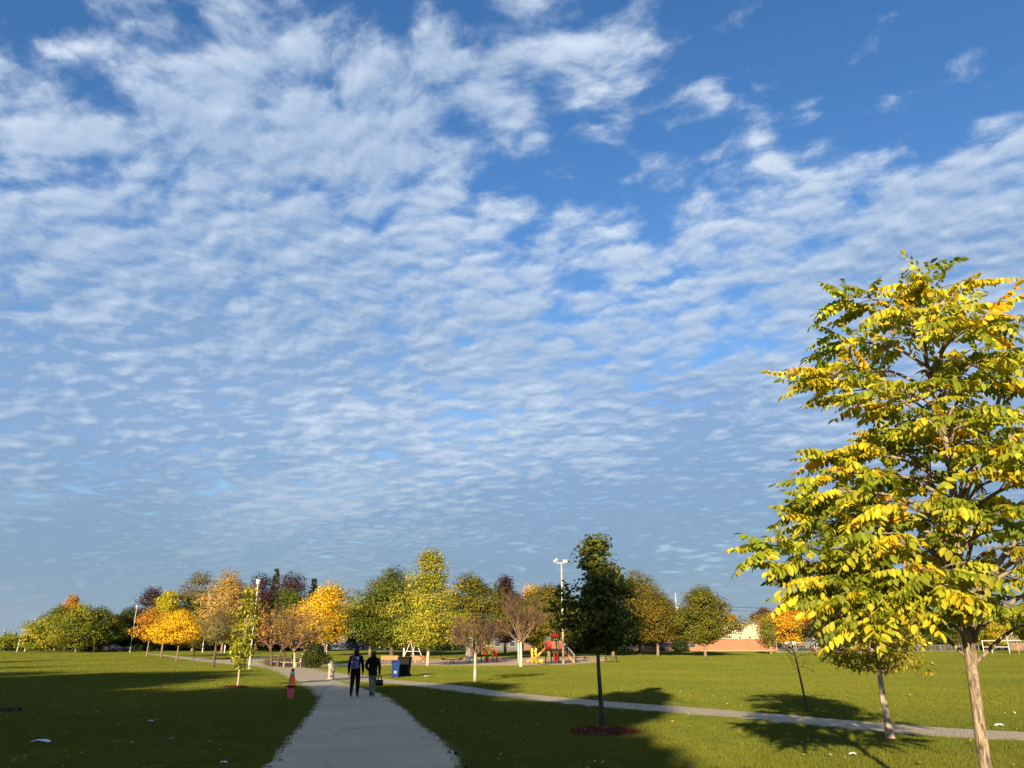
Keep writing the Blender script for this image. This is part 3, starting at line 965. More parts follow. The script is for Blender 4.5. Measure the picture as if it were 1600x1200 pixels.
# --- conifers
def conifer(label, px, Y, top, wpx, cb, pal, seed, n=3200, name='spruce_tree', base_y=1019, group=None):
    rg = np.random.default_rng(seed)
    p, s = ypx(px, base_y, Y)
    zt = terrain(Y)
    H = ypx(px, top, Y)[0].z - zt
    zb = ypx(px, cb, Y)[0].z - zt
    rad = wpx * s / 2
    root = thing(name, label, 'tree', (p.x, Y, zt), 0, group)
    tiers = 26
    br = []
    for i in range(tiers):
        u = i / tiers
        for k in range(8):
            u = min(.985, (i + rg.uniform(-.5, .9)) / tiers) if i else 0.0
            a = rg.uniform(0, 6.283)
            br.append((zb + (H - zb) * u, a, rad * (1 - u) ** 0.85 * rg.uniform(0.7, 1.1) + 0.12))
    br = np.array(br)
    j = rg.choice(len(br), n)
    f = rg.uniform(0.1, 1, n) ** 0.7
    z0, a, L = br[j].T
    sp = rg.normal(0, 0.12, n) * L
    pos = np.stack([np.cos(a) * L * f - np.sin(a) * sp, np.sin(a) * L * f + np.cos(a) * sp, z0 + 0.05 * L - 0.22 * L * f + 0.12 * L * f * f + rg.normal(0, 0.05, n)], 1)
    axis = np.stack([np.cos(a), np.sin(a), -0.1 * np.ones(n)], 1) + rg.normal(0, 0.45, (n, 3))
    nrm = rg.normal(0, 0.5, (n, 3)) + np.array([0, 0, 1])
    me = leaf_mesh('crown', pos, axis, nrm, rg.uniform(0.3, 0.7, n), tints(rg, j, len(br), pal), T_DIAMOND, NEEDLE)
    co = bpy.data.objects.new('crown', me)
    C.objects.link(co)
    co.parent = root
    struct(co, 'stuff')
    mb = MB().tube([(0, 0, -0.1), (0, 0, H * 0.5), (0, 0, H * 0.98)], [0.2, 0.12, 0.02], 8)
    mb.build('trunk', BARK_DARK, root, smooth=True)
    return root


conifer('blue-grey spruce tip rising above the purple trees', 420, 190, 888, 34, 1000, SPRUCE, 51)
conifer('small blue-grey spruce tip beside the bright yellow tree', 482, 188, 903, 34, 1000, SPRUCE, 52)
conifer('lone tall conifer on the skyline beyond the ball field', 1573, 230, 944, 26, 990, SPRUCE, 53, 2400, 'pine_tree')


# --- hedges and shrubs that close the view under the crowns
def bush(name, label, px, Y, top, wpx, pal, seed, n=2400, leaf=0.3, prof='hedge', base_y=1017, depth=0.6, cat='shrub', group=None, mat=None, tmpl=T_DIAMOND):
    return tree(name, label, px, Y, top, wpx, base_y - 1, prof, pal, group, seed, leaf, n, 50, 0.05, BARK_DARK, tmpl, base_y, depth, 1.15, 0.4, limbs=4, cat=cat, mat=mat)


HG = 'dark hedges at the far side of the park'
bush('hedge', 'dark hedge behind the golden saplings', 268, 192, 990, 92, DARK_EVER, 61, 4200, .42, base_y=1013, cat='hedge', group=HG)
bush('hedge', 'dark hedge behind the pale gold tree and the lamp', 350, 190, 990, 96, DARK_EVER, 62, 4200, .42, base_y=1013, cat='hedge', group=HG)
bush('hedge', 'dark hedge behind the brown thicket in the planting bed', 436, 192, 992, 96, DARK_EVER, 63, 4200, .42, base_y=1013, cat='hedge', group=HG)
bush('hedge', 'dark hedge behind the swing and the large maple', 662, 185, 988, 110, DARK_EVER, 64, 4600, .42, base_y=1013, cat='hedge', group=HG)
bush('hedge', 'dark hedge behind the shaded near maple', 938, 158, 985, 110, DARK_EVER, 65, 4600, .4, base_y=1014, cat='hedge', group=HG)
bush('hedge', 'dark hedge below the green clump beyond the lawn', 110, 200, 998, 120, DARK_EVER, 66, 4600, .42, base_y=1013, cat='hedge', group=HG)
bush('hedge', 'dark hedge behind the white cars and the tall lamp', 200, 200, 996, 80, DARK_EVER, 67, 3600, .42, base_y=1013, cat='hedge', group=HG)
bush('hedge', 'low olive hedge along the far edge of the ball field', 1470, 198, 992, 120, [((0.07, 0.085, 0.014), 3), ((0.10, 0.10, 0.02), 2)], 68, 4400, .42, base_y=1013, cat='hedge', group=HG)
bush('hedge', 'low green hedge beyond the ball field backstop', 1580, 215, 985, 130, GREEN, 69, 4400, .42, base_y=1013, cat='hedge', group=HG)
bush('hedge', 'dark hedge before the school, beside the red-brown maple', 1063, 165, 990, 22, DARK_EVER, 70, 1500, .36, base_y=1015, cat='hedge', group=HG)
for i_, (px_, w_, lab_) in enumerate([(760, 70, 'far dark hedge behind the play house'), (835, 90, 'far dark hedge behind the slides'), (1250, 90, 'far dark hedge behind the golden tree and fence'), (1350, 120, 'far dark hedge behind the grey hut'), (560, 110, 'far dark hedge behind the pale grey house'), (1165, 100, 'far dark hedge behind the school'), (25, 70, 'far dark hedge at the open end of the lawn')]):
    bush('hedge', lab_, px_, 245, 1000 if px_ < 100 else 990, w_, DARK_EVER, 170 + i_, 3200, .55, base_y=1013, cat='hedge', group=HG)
bush('shrub', 'dark dense evergreen shrub at the end of the bed rail', 490, 74, 1002, 34, [((0.040, 0.055, 0.014), 4), ((0.028, 0.040, 0.010), 3), ((0.07, 0.075, 0.018), 1)], 71, 3600, .14, 'oval', 1042, 0.9)
bush('shrub', 'round yellow bush beside the parked white cars', 155, 162, 1010, 11, [((0.4, 0.28, 0.02), 1)], 72, 420, .25, 'round', 1018.5, 1.0)
bush('shrub', 'olive bush beside the round yellow bush', 136, 165, 1008, 18, [((0.14, 0.13, 0.03), 1), ((0.1, 0.11, 0.02), 1)], 73, 520, .28, 'round', 1018.5, 1.0)


# ------------------------------------------------------------------ bare trees
def grow(mb, a, d, L, r, lvl, rnd, tips, spread, nk, up):
    """one shoot and what branches from it"""
    d = d.normalized()
    m = a + d * (L * 0.5) + Vector((rnd.uniform(-1, 1), rnd.uniform(-1, 1), rnd.uniform(-0.3, 1))) * (L * 0.05)
    b = a + d * L + Vector((0, 0, 0.04 * L))
    mb.tube([a, m, b], [r, r * 0.82, r * 0.62], 5 if lvl < 2 else 3, cap=lvl > 2)
    if lvl >= len(nk):
        tips.append((b, d))
        return
    for k in range(nk[lvl]):
        t = 0.35 + 0.65 * (k + rnd.random()) / nk[lvl]
        o = a.lerp(m, t * 2) if t < 0.5 else m.lerp(b, t * 2 - 1)
        az = rnd.uniform(0, 6.283)
        x = d.orthogonal().normalized()
        side = x * math.cos(az) + d.cross(x) * math.sin(az)
        nd = d + side * rnd.uniform(0.45, 1.0) * spread + Vector((0, 0, up))
        grow(mb, o, nd, L * rnd.uniform(0.55, 0.82), max(r * 0.52, 0.006), lvl + 1, rnd, tips, spread, nk, up)


def bare_tree(name, label, px, Y, top, wpx, fork, trunk, seed, base_y, bark_t, bark_b, nk=(4, 4, 4, 3), nl=8, leaves=None, stems=1, group=None, leaf=0.1, nleaf=0, spread=0.8, thin=0.010):
    rnd = random.Random(seed)
    p, s = ypx(px, base_y, Y)
    zt = terrain(Y)
    H = ypx(px, top, Y)[0].z - zt
    zf = ypx(px, fork, Y)[0].z - zt
    rad = wpx * s / 2
    root = thing(name, label, 'tree', (p.x, Y, zt), rnd.uniform(0, 6), group)
    tm, bm_ = MB(), MB()
    tips = []
    for q in range(stems):
        ox = 0 if stems == 1 else 0.35 * math.cos(q * 2.4 + seed)
        oy = 0 if stems == 1 else 0.35 * math.sin(q * 2.4 + seed)
        tx, ty = ox * 2.2, oy * 2.2
        tm.tube([(ox, oy, -0.05), (ox * 1.1, oy * 1.1, zf * 0.3), (ox * 1.5, oy * 1.5, zf * 0.75), (tx, ty, zf * 1.05)], [trunk * 1.3, trunk, trunk * 0.85, trunk * 0.6], 9)
        for k in range(nl):
            a = k * 2.4 + rnd.uniform(-0.4, 0.4)
            tilt = rnd.uniform(0.25, 1.0)
            d = Vector((math.cos(a) * tilt, math.sin(a) * tilt, 1.0 - 0.35 * tilt))
            Lh = (H - zf) * rnd.uniform(0.36, 0.46)
            Lr = rad * 0.50 / max(0.2, tilt / math.sqrt(tilt * tilt + (1 - .35 * tilt) ** 2))
            grow(bm_, Vector((tx, ty, zf * rnd.uniform(0.88, 1.04))), d, min(Lh, Lr), trunk * 0.42, 0, rnd, tips, spread, nk, 0.16)
    tm.build('trunk', bark_t, root, smooth=True)
    struct(bm_.build('branch_crown', bark_b, root, smooth=True, recalc=False), 'stuff')
    if leaves:
        rg = np.random.default_rng(seed)
        ti = np.array([t[0] for t in tips])
        j = rg.choice(len(ti), nleaf)
        pos = ti[j] + rg.normal(0, 0.12, (nleaf, 3))
        me = leaf_mesh('crown', pos, rg.normal(0, 1, (nleaf, 3)), rg.normal(0, 1, (nleaf, 3)) + [0, 0, .5], leaf * rg.uniform(.7, 1.3, nleaf), tints(rg, j, len(ti), leaves), T_DIAMOND, LEAF)
        co = bpy.data.objects.new('crown', me)
        C.objects.link(co)
        co.parent = root
        struct(co, 'stuff')
    return root


WHITE_BARK = barkmat('whitewashed_bark', (0.42, 0.35, 0.27), (0.66, 0.58, 0.46), 5.0, bump=0.3)
bare_tree('bare_tree', 'leafless brown tree with a thin tan trunk on the lawn before the playground', 742, 42.6, 944, 88, 1020, 0.085, 81, 1067, BARK_PALE, TWIG, nk=(4, 4, 3, 3), nl=10, spread=.62)
bare_tree('bare_tree', 'leafless tree with a pale cream trunk beside the slides', 814, 77.5, 924, 92, 1004, 0.14, 82, 1043, WHITE_BARK, TWIG, nk=(4, 4, 3, 3), nl=10, spread=.65)
TH = 'multi-stemmed small trees in the planting bed'
bare_tree('thicket_tree', 'brown thinning small tree with orange leaves at the bed rail\'s end', 428, 80, 938, 52, 1012, 0.13, 83, 1036, BARK_DARK, TWIG, (4, 4, 3), 8, [((0.36, 0.18, 0.03), 3), ((0.26, 0.15, 0.04), 3), ((0.45, 0.24, 0.03), 2)], 2, TH, 0.17, 2200)
bare_tree('thicket_tree', 'brown twiggy small tree in the middle of the planting bed', 450, 84, 930, 46, 1012, 0.12, 84, 1036, BARK_DARK, TWIG, (4, 4, 3), 8, [((0.22, 0.15, 0.05), 3), ((0.30, 0.19, 0.04), 2)], 2, TH, 0.16, 1500)
bare_tree('thicket_tree', 'pale-stemmed twiggy small tree beside the dark shrub in the bed', 463, 77, 945, 62, 1016, 0.11, 85, 1037, BARK_PALE, TWIG, (4, 4, 3), 8, [((0.30, 0.20, 0.05), 3), ((0.20, 0.17, 0.05), 2)], 2, TH, 0.15, 1500)
# leaning bare sapling on the right lawn
def sapling():
    rnd = random.Random(5)
    b = gpx(1262, 1115)
    Y = b.y
    root = thing('bare_sapling', 'thin leaning leafless sapling beside the crossing path', 'tree', b)
    pts = [ypx(px, py, Y)[0] - b for px, py in ((1262, 1116), (1257, 1090), (1251, 1062), (1245, 1035), (1241, 1018), (1236, 1003))]
    MB().tube(pts, [0.038, 0.03, 0.027, 0.022, 0.014, 0.006], 8).build('trunk', BARK_DARK, root, smooth=True)
    for i in range(9):
        t = pts[4].lerp(pts[3], i / 8) if i < 6 else pts[3].lerp(pts[2], (i - 6) / 4)
        a = rnd.uniform(0, 6.28)
        mb = MB()
        grow(mb, t, Vector((math.cos(a), 0.6 * math.sin(a), rnd.uniform(-0.1, 0.6))), rnd.uniform(0.25, 0.5), 0.008, 2, rnd, [], 0.8, (0, 0, 2, 2), 0.05)
        mb.build('branch', BARK_DARK, root, recalc=False)
    me = leaf_mesh('crown', np.array([pts[4]] * 12) + np.random.default_rng(3).normal(0, .16, (12, 3)), np.random.default_rng(4).normal(0, 1, (12, 3)), np.random.default_rng(5).normal(0, 1, (12, 3)), np.full(12, .06), np.tile([[.2, .12, .04]], (12, 1)), T_OVAL, LEAF)
    co = bpy.data.objects.new('crown', me)
    C.objects.link(co)
    co.parent = root
    struct(co, 'stuff')


sapling()

# ------------------------------------------------------------------ the two nearer young trees
tree('maple_tree', 'dark green maple on a red mulch ring beside the path, mostly in shade', 941, 18.15, 838, 130, 1012, 'maple',
     [((0.080, 0.098, 0.014), 4), ((0.110, 0.118, 0.018), 3), ((0.055, 0.074, 0.012), 3), ((0.17, 0.15, 0.04), 0.9)], None, 91,
     leaf=.092, n=4500, ncl=170, trunk=.060, base_y=1140, tmpl=T_MAPLE, bark=BARK_DARK, clk=1.0, limbs=34, lump=.28, hollow=.5)
tree('yellow_leaved_tree', 'small round tree with yellow leaf edge and pale trunk beside the crossing path', 1392, 16.2, 880, 172, 1046, 'spread',
     [((0.40, 0.33, 0.035), 4), ((0.25, 0.25, 0.03), 3), ((0.54, 0.40, 0.05), 3), ((0.28, 0.20, 0.03), 1)], None, 92,
     leaf=.090, n=4600, ncl=130, trunk=.075, base_y=1155, tmpl=T_OVAL, bark=BARK_PALE, limbs=30, lump=.3, lean=(-0.05, 0))


# ------------------------------------------------------------------ the big near tree with compound leaves
def big_tree():
    rg = np.random.default_rng(7)
    rnd = random.Random(7)
    BX, BY = 4.42, 7.75
    root = thing('compound_leaved_tree', 'tall yellow-green tree with feathery compound leaves and a furrowed trunk', 'tree', (BX, BY, 0))

    def loc(px, py, dy=0.0):
        return ypx(px, py, BY + dy)[0] - Vector((BX, BY, 0))

    bark = barkmat('furrowed_bark', (0.055, 0.042, 0.030), (0.33, 0.265, 0.195), 24.0, (1, 1, 0.28), 1.0)
    # trunk, ridged
    tp = [Vector((0.03, 0, -0.06)), loc(1552, 1270), loc(1540, 1200), loc(1530, 1130), loc(1521, 1060), loc(1514, 1005), loc(1508, 968), loc(1500, 905), loc(1496, 840), loc(1490, 775)]
    tr_ = [0.085, 0.060, 0.053, 0.050, 0.049, 0.053, 0.066, 0.046, 0.042, 0.038]
    pts, rads = [], []
    for i in range(len(tp) - 1):
        for k in range(6):
            u = k / 6
            pts.append(tp[i].lerp(tp[i + 1], u))
            rads.append(tr_[i] * (1 - u) + tr_[i + 1] * u)
    nz = rg.normal(0, 1, (len(pts) + 2, 26))
    for _ in range(2):
        nz = 0.5 * nz + 0.25 * np.roll(nz, 1, 0) + 0.25 * np.roll(nz, -1, 0)
    ridge = rg.normal(0, 1, 26)
    MB().tube(pts, rads, 26, wob=lambda i, k: 1 + 0.05 * ridge[k] * math.sin(i * 0.35 + k) + 0.07 * nz[i, k]).build('trunk', bark, root, smooth=True)
    # upper stems
    def poly(name, P, r0, r1, n=10):
        q = smooth3(P, 5)
        MB().tube(q, [r0 + (r1 - r0) * i / (len(q) - 1) for i in range(len(q))], n).build(name, bark, root, smooth=True)
        return q

    def smooth3(P, k):
        P = [Vector(p) for p in P]
        E_ = [P[0] * 2 - P[1]] + P + [P[-1] * 2 - P[-2]]
        out = []
        for i in range(1, len(E_) - 2):
            a, b, c, d = E_[i - 1:i + 3]
            for j in range(k):
                u = j / k
                out.append(0.5 * ((2 * b) + (c - a) * u + (2 * a - 5 * b + 4 * c - d) * u * u + (-a + 3 * b - 3 * c + d) * u ** 3))
        out.append(P[-1])
        return out

    stems = [poly('stem', [loc(1491, 785), loc(1484, 720), loc(1468, 650), loc(1452, 585), loc(1440, 520), loc(1438, 415)], 0.040, 0.009),
             poly('stem', [loc(1496, 812), loc(1512, 762, .1), loc(1535, 700, .15), loc(1562, 620, .2), loc(1580, 540, .2), loc(1588, 498, .2)], 0.036, 0.008),
             poly('stem', [loc(1508, 975), loc(1530, 930, -.1), loc(1560, 880, -.2), loc(1620, 800, -.3), loc(1680, 700, -.3), loc(1720, 600, -.3)], 0.040, 0.009),
             poly('stem', [loc(1503, 930), loc(1478, 880, .25), loc(1460, 800, .5), loc(1450, 700, .7), loc(1448, 610, .8)], 0.036, 0.009)]
    spine = [(0.0, [Vector((0, 0, 1.6)), loc(1500, 905)])]

    # boughs: azimuth by golden angle, reach after the crown's outline
    zt = [1.55, 1.9, 2.2, 2.6, 3.1, 3.5, 3.9, 4.3, 4.7, 5.0, 5.25, 5.5]
    rt = [0.85, 1.20, 1.48, 1.62, 1.56, 1.44, 1.24, 1.06, 0.92, 0.82, 0.68, 0.34]
    trunk_pts = pts[24:] + stems[0]

    def stem_at(z, src):
        return min(src, key=lambda p: abs(p.z - z))

    bough_list = []
    nb = 72
    for i in range(nb):
        z = 1.85 + (5.35 - 1.85) * ((i + 0.5) / nb) ** 0.9
        a = i * 2.39996 + rnd.uniform(-0.3, 0.3)
        reach = float(np.interp(z, zt, rt)) * rnd.uniform(0.78, 1.06)
        si = 0 if (i % 5 < 3 or z < 2.7) else (1, 2, 3, 1)[i % 4]
        src = trunk_pts if si == 0 else stems[si]
        if si:
            reach *= 0.62
            z = min(z, src[-1].z - 0.60)
        base = stem_at(z - 0.30 - 0.12 * reach, src)
        ax_ = stem_at(z, src)
        cx = (0.10 if z < 3.2 else 0.0) + ax_.x - (0.26 * min(1.0, max(0.0, (z - 3.3) / 0.9)) if si == 0 else 0.0)
        tip = Vector((cx + math.cos(a) * reach, ax_.y + math.sin(a) * reach * 0.92, z + rnd.uniform(-0.12, 0.12)))
        m1 = base.lerp(tip, 0.35) + Vector((0, 0, 0.10 + 0.05 * reach))
        m2 = base.lerp(tip, 0.72) + Vector((rnd.uniform(-.1, .1), rnd.uniform(-.1, .1), 0.10))
        bough_list.append((base, m1, m2, tip, 0.015 + 0.006 * reach))
    # a low bough reaching towards the camera
    for (px, py, dy) in ((1310, 935, -0.4), (1345, 970, -0.6), (1400, 950, -0.7), (1290, 900, -0.2), (1440, 930, -0.9), (1222, 880, 0.2), (1208, 852, 0.0), (1255, 925, 0.1)):
        base = stem_at(1.95, pts[24:])
        tip = loc(px, py, dy)
        bough_list.append((base, base.lerp(tip, .35) + Vector((0, 0, .22)), base.lerp(tip, .72) + Vector((0, 0, .14)), tip, 0.03))
    sites = []
    for (b, m1, m2, t_, r) in bough_list:
        q = smooth3([b, m1, m2, t_], 6)
        L = sum((q[i + 1] - q[i]).length for i in range(len(q) - 1))
        mb = MB().tube(q, [r * (1 - 0.8 * i / (len(q) - 1)) for i in range(len(q))], 7)
        nt = max(4, int(L / 0.175))
        for k in range(nt):
            u = 0.30 + 0.70 * (k + rnd.random() * 0.6) / nt
            j = min(int(u * (len(q) - 1)), len(q) - 2)
            o = q[j].lerp(q[j + 1], u * (len(q) - 1) - j)
            dr = (q[j + 1] - q[j]).normalized()
            sd = Vector((-dr.y, dr.x, 0)).normalized() * (1 if k % 2 else -1)
            d = (dr * rnd.uniform(0.3, 1.0) + sd * rnd.uniform(0.6, 1.1) + Vector((0, 0, rnd.uniform(-0.05, 0.25)))).normalized()
            tl = rnd.uniform(0.14, 0.42) * (1.15 - 0.4 * u)
            e = o + d * tl
            mb.tube([o, o.lerp(e, .5) + Vector((0, 0, .015)), e], [0.008, 0.006, 0.004], 4)
            for f in ((0.35, 0.7, 1.0) if tl > 0.25 else (0.45, 1.0)):
                sites.append((o.lerp(e, f), d, rnd.random()))
        dr = (q[-1] - q[-2]).normalized()
        for w_ in (-0.6, 0.0, 0.6):
            sites.append((q[-1], (dr + Vector((-dr.y, dr.x, 0)) * w_).normalized(), rnd.random()))
        mb.build('bough', bark, root, smooth=True, recalc=False)
    for st in stems:
        for k in range(7):
            p = st[-1 - 2 * k] if 2 * k < len(st) - 1 else st[len(st) // 2]
            a = rnd.uniform(0, 6.28)
            sites.append((p, Vector((math.cos(a), math.sin(a), 0.5)).normalized(), rnd.random()))
    # compound leaves: several shapes, each in several colours
    def leaf_arrays(v, L, npair):
        r2 = np.random.default_rng(100 + v)
        P_, A_, N_, S_ = [], [], [], []
        droop = r2.uniform(0.25, 0.6)
        xs_ = np.linspace(0.12, 0.97, npair)
        for s_ in (-1, 1):
            for x in xs_:
                x = x + r2.normal(0, 0.012)
                base = np.array([x * L, 0, -droop * L * x * x * 0.6])
                down = r2.uniform(0.9, 2.6)
                P_.append(base)
                A_.append(np.array([0.25 + r2.normal(0, .28), s_ * 0.85 + r2.normal(0, .2), -down]))
                N_.append(np.array([r2.normal(0.1, .50), s_ * down + r2.normal(0, .3), 0.9]))
                S_.append(0.087 * (0.70 + 0.55 * math.sin(math.pi * min(1, x * 0.9 + 0.12))) * r2.uniform(0.85, 1.12))
        P_.append(np.array([L, 0, -droop * L * 0.6]))
        A_.append(np.array([0.8, 0, -0.6]))
        N_.append(np.array([0.5, 0, .8]))
        S_.append(0.10)
        return np.array(P_), np.array(A_), np.array(N_), np.array(S_), droop

    T_LEAFLET = (np.array([(0, 0, 0), (0.22, 0.23, 0.03), (0.62, 0.25, 0.035), (0.88, 0.11, -0.03), (1, 0, -0.10), (0.88, -0.11, -0.03), (0.62, -0.25, 0.035), (0.22, -0.23, 0.03)]),
                 [(0, 4, 3, 2, 1), (0, 7, 6, 5, 4)])
    base_cols = {'green': (0.215, 0.255, 0.022), 'lime': (0.37, 0.37, 0.030), 'yellow': (0.54, 0.43, 0.020), 'gold': (0.52, 0.33, 0.018), 'dark': (0.12, 0.155, 0.018)}
    shapes = [leaf_arrays(v, L, npair) for v, (L, npair) in enumerate([(0.34, 6), (0.40, 7), (0.28, 5), (0.43, 8), (0.37, 7), (0.31, 6)])]
    variants = {}
    for ck, cv in base_cols.items():
        for si, (P_, A_, N_, S_, dr) in enumerate(shapes):
            r3 = np.random.default_rng(hash((ck, si)) % 1000 if False else si * 17 + len(ck))
            n_ = len(P_)
            tint = np.array(cv)[None] * r3.normal(1, .16, (n_, 1)).clip(.6, 1.5) * r3.normal(1, .05, (n_, 3))
            variants[(ck, si)] = (P_, A_, N_, S_, tint)
    meshes = {}
    for key, (P_, A_, N_, S_, tint) in variants.items():
        me = leaf_mesh('leaf', P_, A_, N_, S_, tint, T_LEAFLET, BIGLEAF)
        meshes[key] = me
    # rachis added to the shared leaf meshes: thin strip
    cam_l = Vector((0, 0, CAM_H)) - Vector((BX, BY, 0))
    items = []
    for (p, d, u) in sites:
        if p.x > 0.62 and 2.0 < p.z < 4.7 and rnd.random() < 0.72:
            continue                                     # crown thinned out of view to let sun reach the small tree behind
        for rep in range(2 if u < 0.4 else 1):
            d2 = Vector((d.x + rnd.gauss(0, 0.45), d.y + rnd.gauss(0, 0.45), d.z * 0.4 + rnd.gauss(-0.02, 0.24))).normalized()
            z = p.z
            hi = min(1.0, max(0.0, (z - 2.2) / 3.2))
            patch = 0.5 + 0.5 * math.sin(p.x * 2.3 + 1.0) * math.sin(p.z * 2.7 + p.y * 1.3)
            py_ = 0.10 + 0.30 * hi * patch + 0.10 * patch
            x = rnd.random()
            ck = 'yellow' if x < py_ * 0.84 else 'gold' if x < py_ else 'lime' if x < py_ + 0.40 else 'green' if x < 0.96 else 'dark'
            xax = d2
            up = Vector((rnd.gauss(0, .42), rnd.gauss(0, .42), 1))
            yax = up.cross(xax).normalized()
            zax = xax.cross(yax)
            s_ = rnd.uniform(0.66, 1.14)
            M = Matrix((xax * s_, yax * s_, zax * s_)).transposed().to_4x4()
            M.translation = p
            items.append((M, (ck, rnd.randrange(6))))
    # the 300 that show largest are leaves of their own, the rest one crown
    def seen(it):
        p = it[0].translation + Vector((BX, BY, 0))
        dist = (p - Vector((0, 0, CAM_H))).length
        d = p - Vector((0, 0, CAM_H))
        fy = d.y * math.cos(PITCH) + d.z * math.sin(PITCH)
        px = 800 + F_PX * d.x / fy
        return dist + (50 if px > 1590 else 0)
    items.sort(key=seen)
    for M, key in items[:300]:
        o = bpy.data.objects.new('leaf', meshes[key])
        C.objects.link(o)
        o.parent = root
        o.matrix_local = M
    P, A, N, S, T = [], [], [], [], []
    for M, key in items[300:]:
        P_, A_, N_, S_, tint = variants[key]
        R3 = np.array(M.to_3x3())
        P.append(P_ @ R3.T + np.array(M.translation))
        A.append(A_ @ R3.T)
        N.append(N_ @ R3.T)
        S.append(S_ * M.to_scale().x)
        T.append(tint * rg.normal(1, .1))
    me = leaf_mesh('crown', np.concatenate(P), np.concatenate(A), np.concatenate(N), np.concatenate(S), np.concatenate(T).clip(.003, .8), T_LEAFLET, BIGLEAF)
    co = bpy.data.objects.new('crown', me)
    C.objects.link(co)
    co.parent = root
    struct(co, 'stuff')
    print('big tree leaves', len(items))


big_tree()


# ------------------------------------------------------------------ unseen trees, added out of view to cast the long shade over path and lawn
def shade_tree(x, y, H, rad, zb, prof, seed, n=13000, leaf=0.75, label='', lump=.15):
    rg = np.random.default_rng(seed)
    root = thing('shade_tree', label, 'tree', (x, y, 0), 0, 'trees added out of view to cast shade')
    cen, rc, cl, pos, d = crown_points(rg, H, zb, rad, prof, 120, n, 0.30 * rad, 1.0, 0.55, lump)
    nrm = d + rg.normal(0, .6, (n, 3))
    me = leaf_mesh('crown', pos, rg.normal(0, 1, (n, 3)), nrm, leaf * rg.uniform(.7, 1.3, n), tints(rg, cl, 120, GREEN), T_DIAMOND, LEAF)
    co = bpy.data.objects.new('crown', me)
    C.objects.link(co)
    co.parent = root
    struct(co, 'stuff')
    mb = MB().tube([(0, 0, -.1), (0, 0, zb), (0, 0, H * .7)], [.5, .4, .12], 10)
    for k in range(8):
        c = cen[k * 7]
        mb.tube([(0, 0, zb * .9), (c[0] * .5, c[1] * .5, (zb + c[2]) * .5 + .4), tuple(c)], [.18, .1, .03], 6)
    mb.build('trunk', BARK_DARK, root, smooth=True)


for i, (x, y, H, rad, zb, lab) in enumerate([
        (-12.2, -25, 11.4, 5.9, 1.0, 'low broad shade-casting tree added behind the photographer by the path'),
        (-8.9, -24, 12.5, 2.1, 1.0, 'slim shade-casting tree added behind the photographer by the path'),  # narrow crown added to put the near maple in shade
        (-18.5, -31, 15.6, 6.0, 1.0, 'shade-casting tree added behind the photographer in the second row by the path'),
        (-28.5, -35, 16.2, 6.5, 1.0, 'shade-casting tree added behind the photographer in the second row before the lawn'),
        (-40.0, -36, 20.0, 6.5, 1.0, 'tall shade-casting tree added behind the photographer in the second row'),
        (-22.5, -27, 14.2, 7.8, 1.0, 'round shade-casting tree added behind the photographer left of the path'),
        (-33.0, -28, 14.8, 8.4, 1.0, 'tall shade-casting tree added behind the photographer before the lawn'),
        (-44.5, -28, 19.8, 8.6, 1.0, 'tallest shade-casting tree added behind the photographer'),
        (-56.0, -27, 19.5, 8.8, 1.0, 'second tallest shade-casting tree added behind the photographer'),
        (-68.5, -28, 20.0, 9.0, 1.0, 'shade-casting tree added behind the photographer near the lawn corner'),
        (-81.0, -28, 20.2, 9.0, 1.0, 'shade-casting tree added behind the photographer at the lawn corner')]):
    shade_tree(x, y, H, rad, zb, 'hedge', 300 + i, label=lab)
for i, (x, y, H, rad, lab) in enumerate([(-66, 70, 8.5, 2.2, 'slim shade-casting tree added beyond the frame beside the left lawn'), (-50, 50, 7.5, 1.9, 'slim shade-casting tree added beyond the frame beside the shaded lawn'), (-82, 78, 9.5, 2.4, 'taller shade-casting tree added beyond the frame beside the left lawn')]):  # unseen, added to throw the streak shadows on the left lawn
    shade_tree(x, y, H, rad, 2.4, 'oval', 350 + i, n=2600, leaf=.35, label=lab)


# ------------------------------------------------------------------ object materials
WHITE = pmat('white_paint', (0.58, 0.57, 0.54), 0.45, 0.06, 3)
CREAM_PAINT = pmat('cream_paint', (0.40, 0.355, 0.26), 0.6, 0.06, 0.4)
GALV = pmat('galvanised_steel', (0.42, 0.42, 0.42), 0.45, 0.10, 4, metal=0.6)
POLE_GREY = pmat('pale_pole', (0.50, 0.48, 0.45), 0.6, 0.08, 3)
CONC = pmat('cast_concrete', (0.36, 0.32, 0.26), 0.85, 0.12, 5, bump=0.3)
BLACKP = pmat('black_plastic', (0.010, 0.010, 0.011), 0.7, 0.15, 5, spec=0.1)
BLUEP = pmat('blue_plastic', (0.005, 0.030, 0.125), 0.6, 0.10, 5, spec=0.12)
ORANGEP = pmat('orange_plastic', (0.95, 0.17, 0.035), 0.5, 0.08, 6)
PINKRED = pmat('faded_red_plastic', (0.93, 0.11, 0.15), 0.6, 0.12, 8)
REDP = pmat('red_plastic', (0.58, 0.035, 0.018), 0.45, 0.10, 3)
YELP = pmat('yellow_plastic', (0.60, 0.40, 0.05), 0.45, 0.08, 3)
ORAP = pmat('orange_panel', (0.74, 0.27, 0.03), 0.45, 0.08, 3)
WOOD_OR = pmat('stained_wood', (0.40, 0.155, 0.05), 0.6, 0.18, 5, stretch=(1, 6, 6))
WOOD_GREY = pmat('weathered_wood', (0.36, 0.27, 0.16), 0.85, 0.2, 6, bump=0.3, stretch=(1, 8, 8))
DARKMET = pmat('dark_metal', (0.03, 0.03, 0.032), 0.5, 0.1, 4, metal=0.3)
RUBBER = pmat('rubber', (0.02, 0.02, 0.02), 0.85, 0.1, 8)
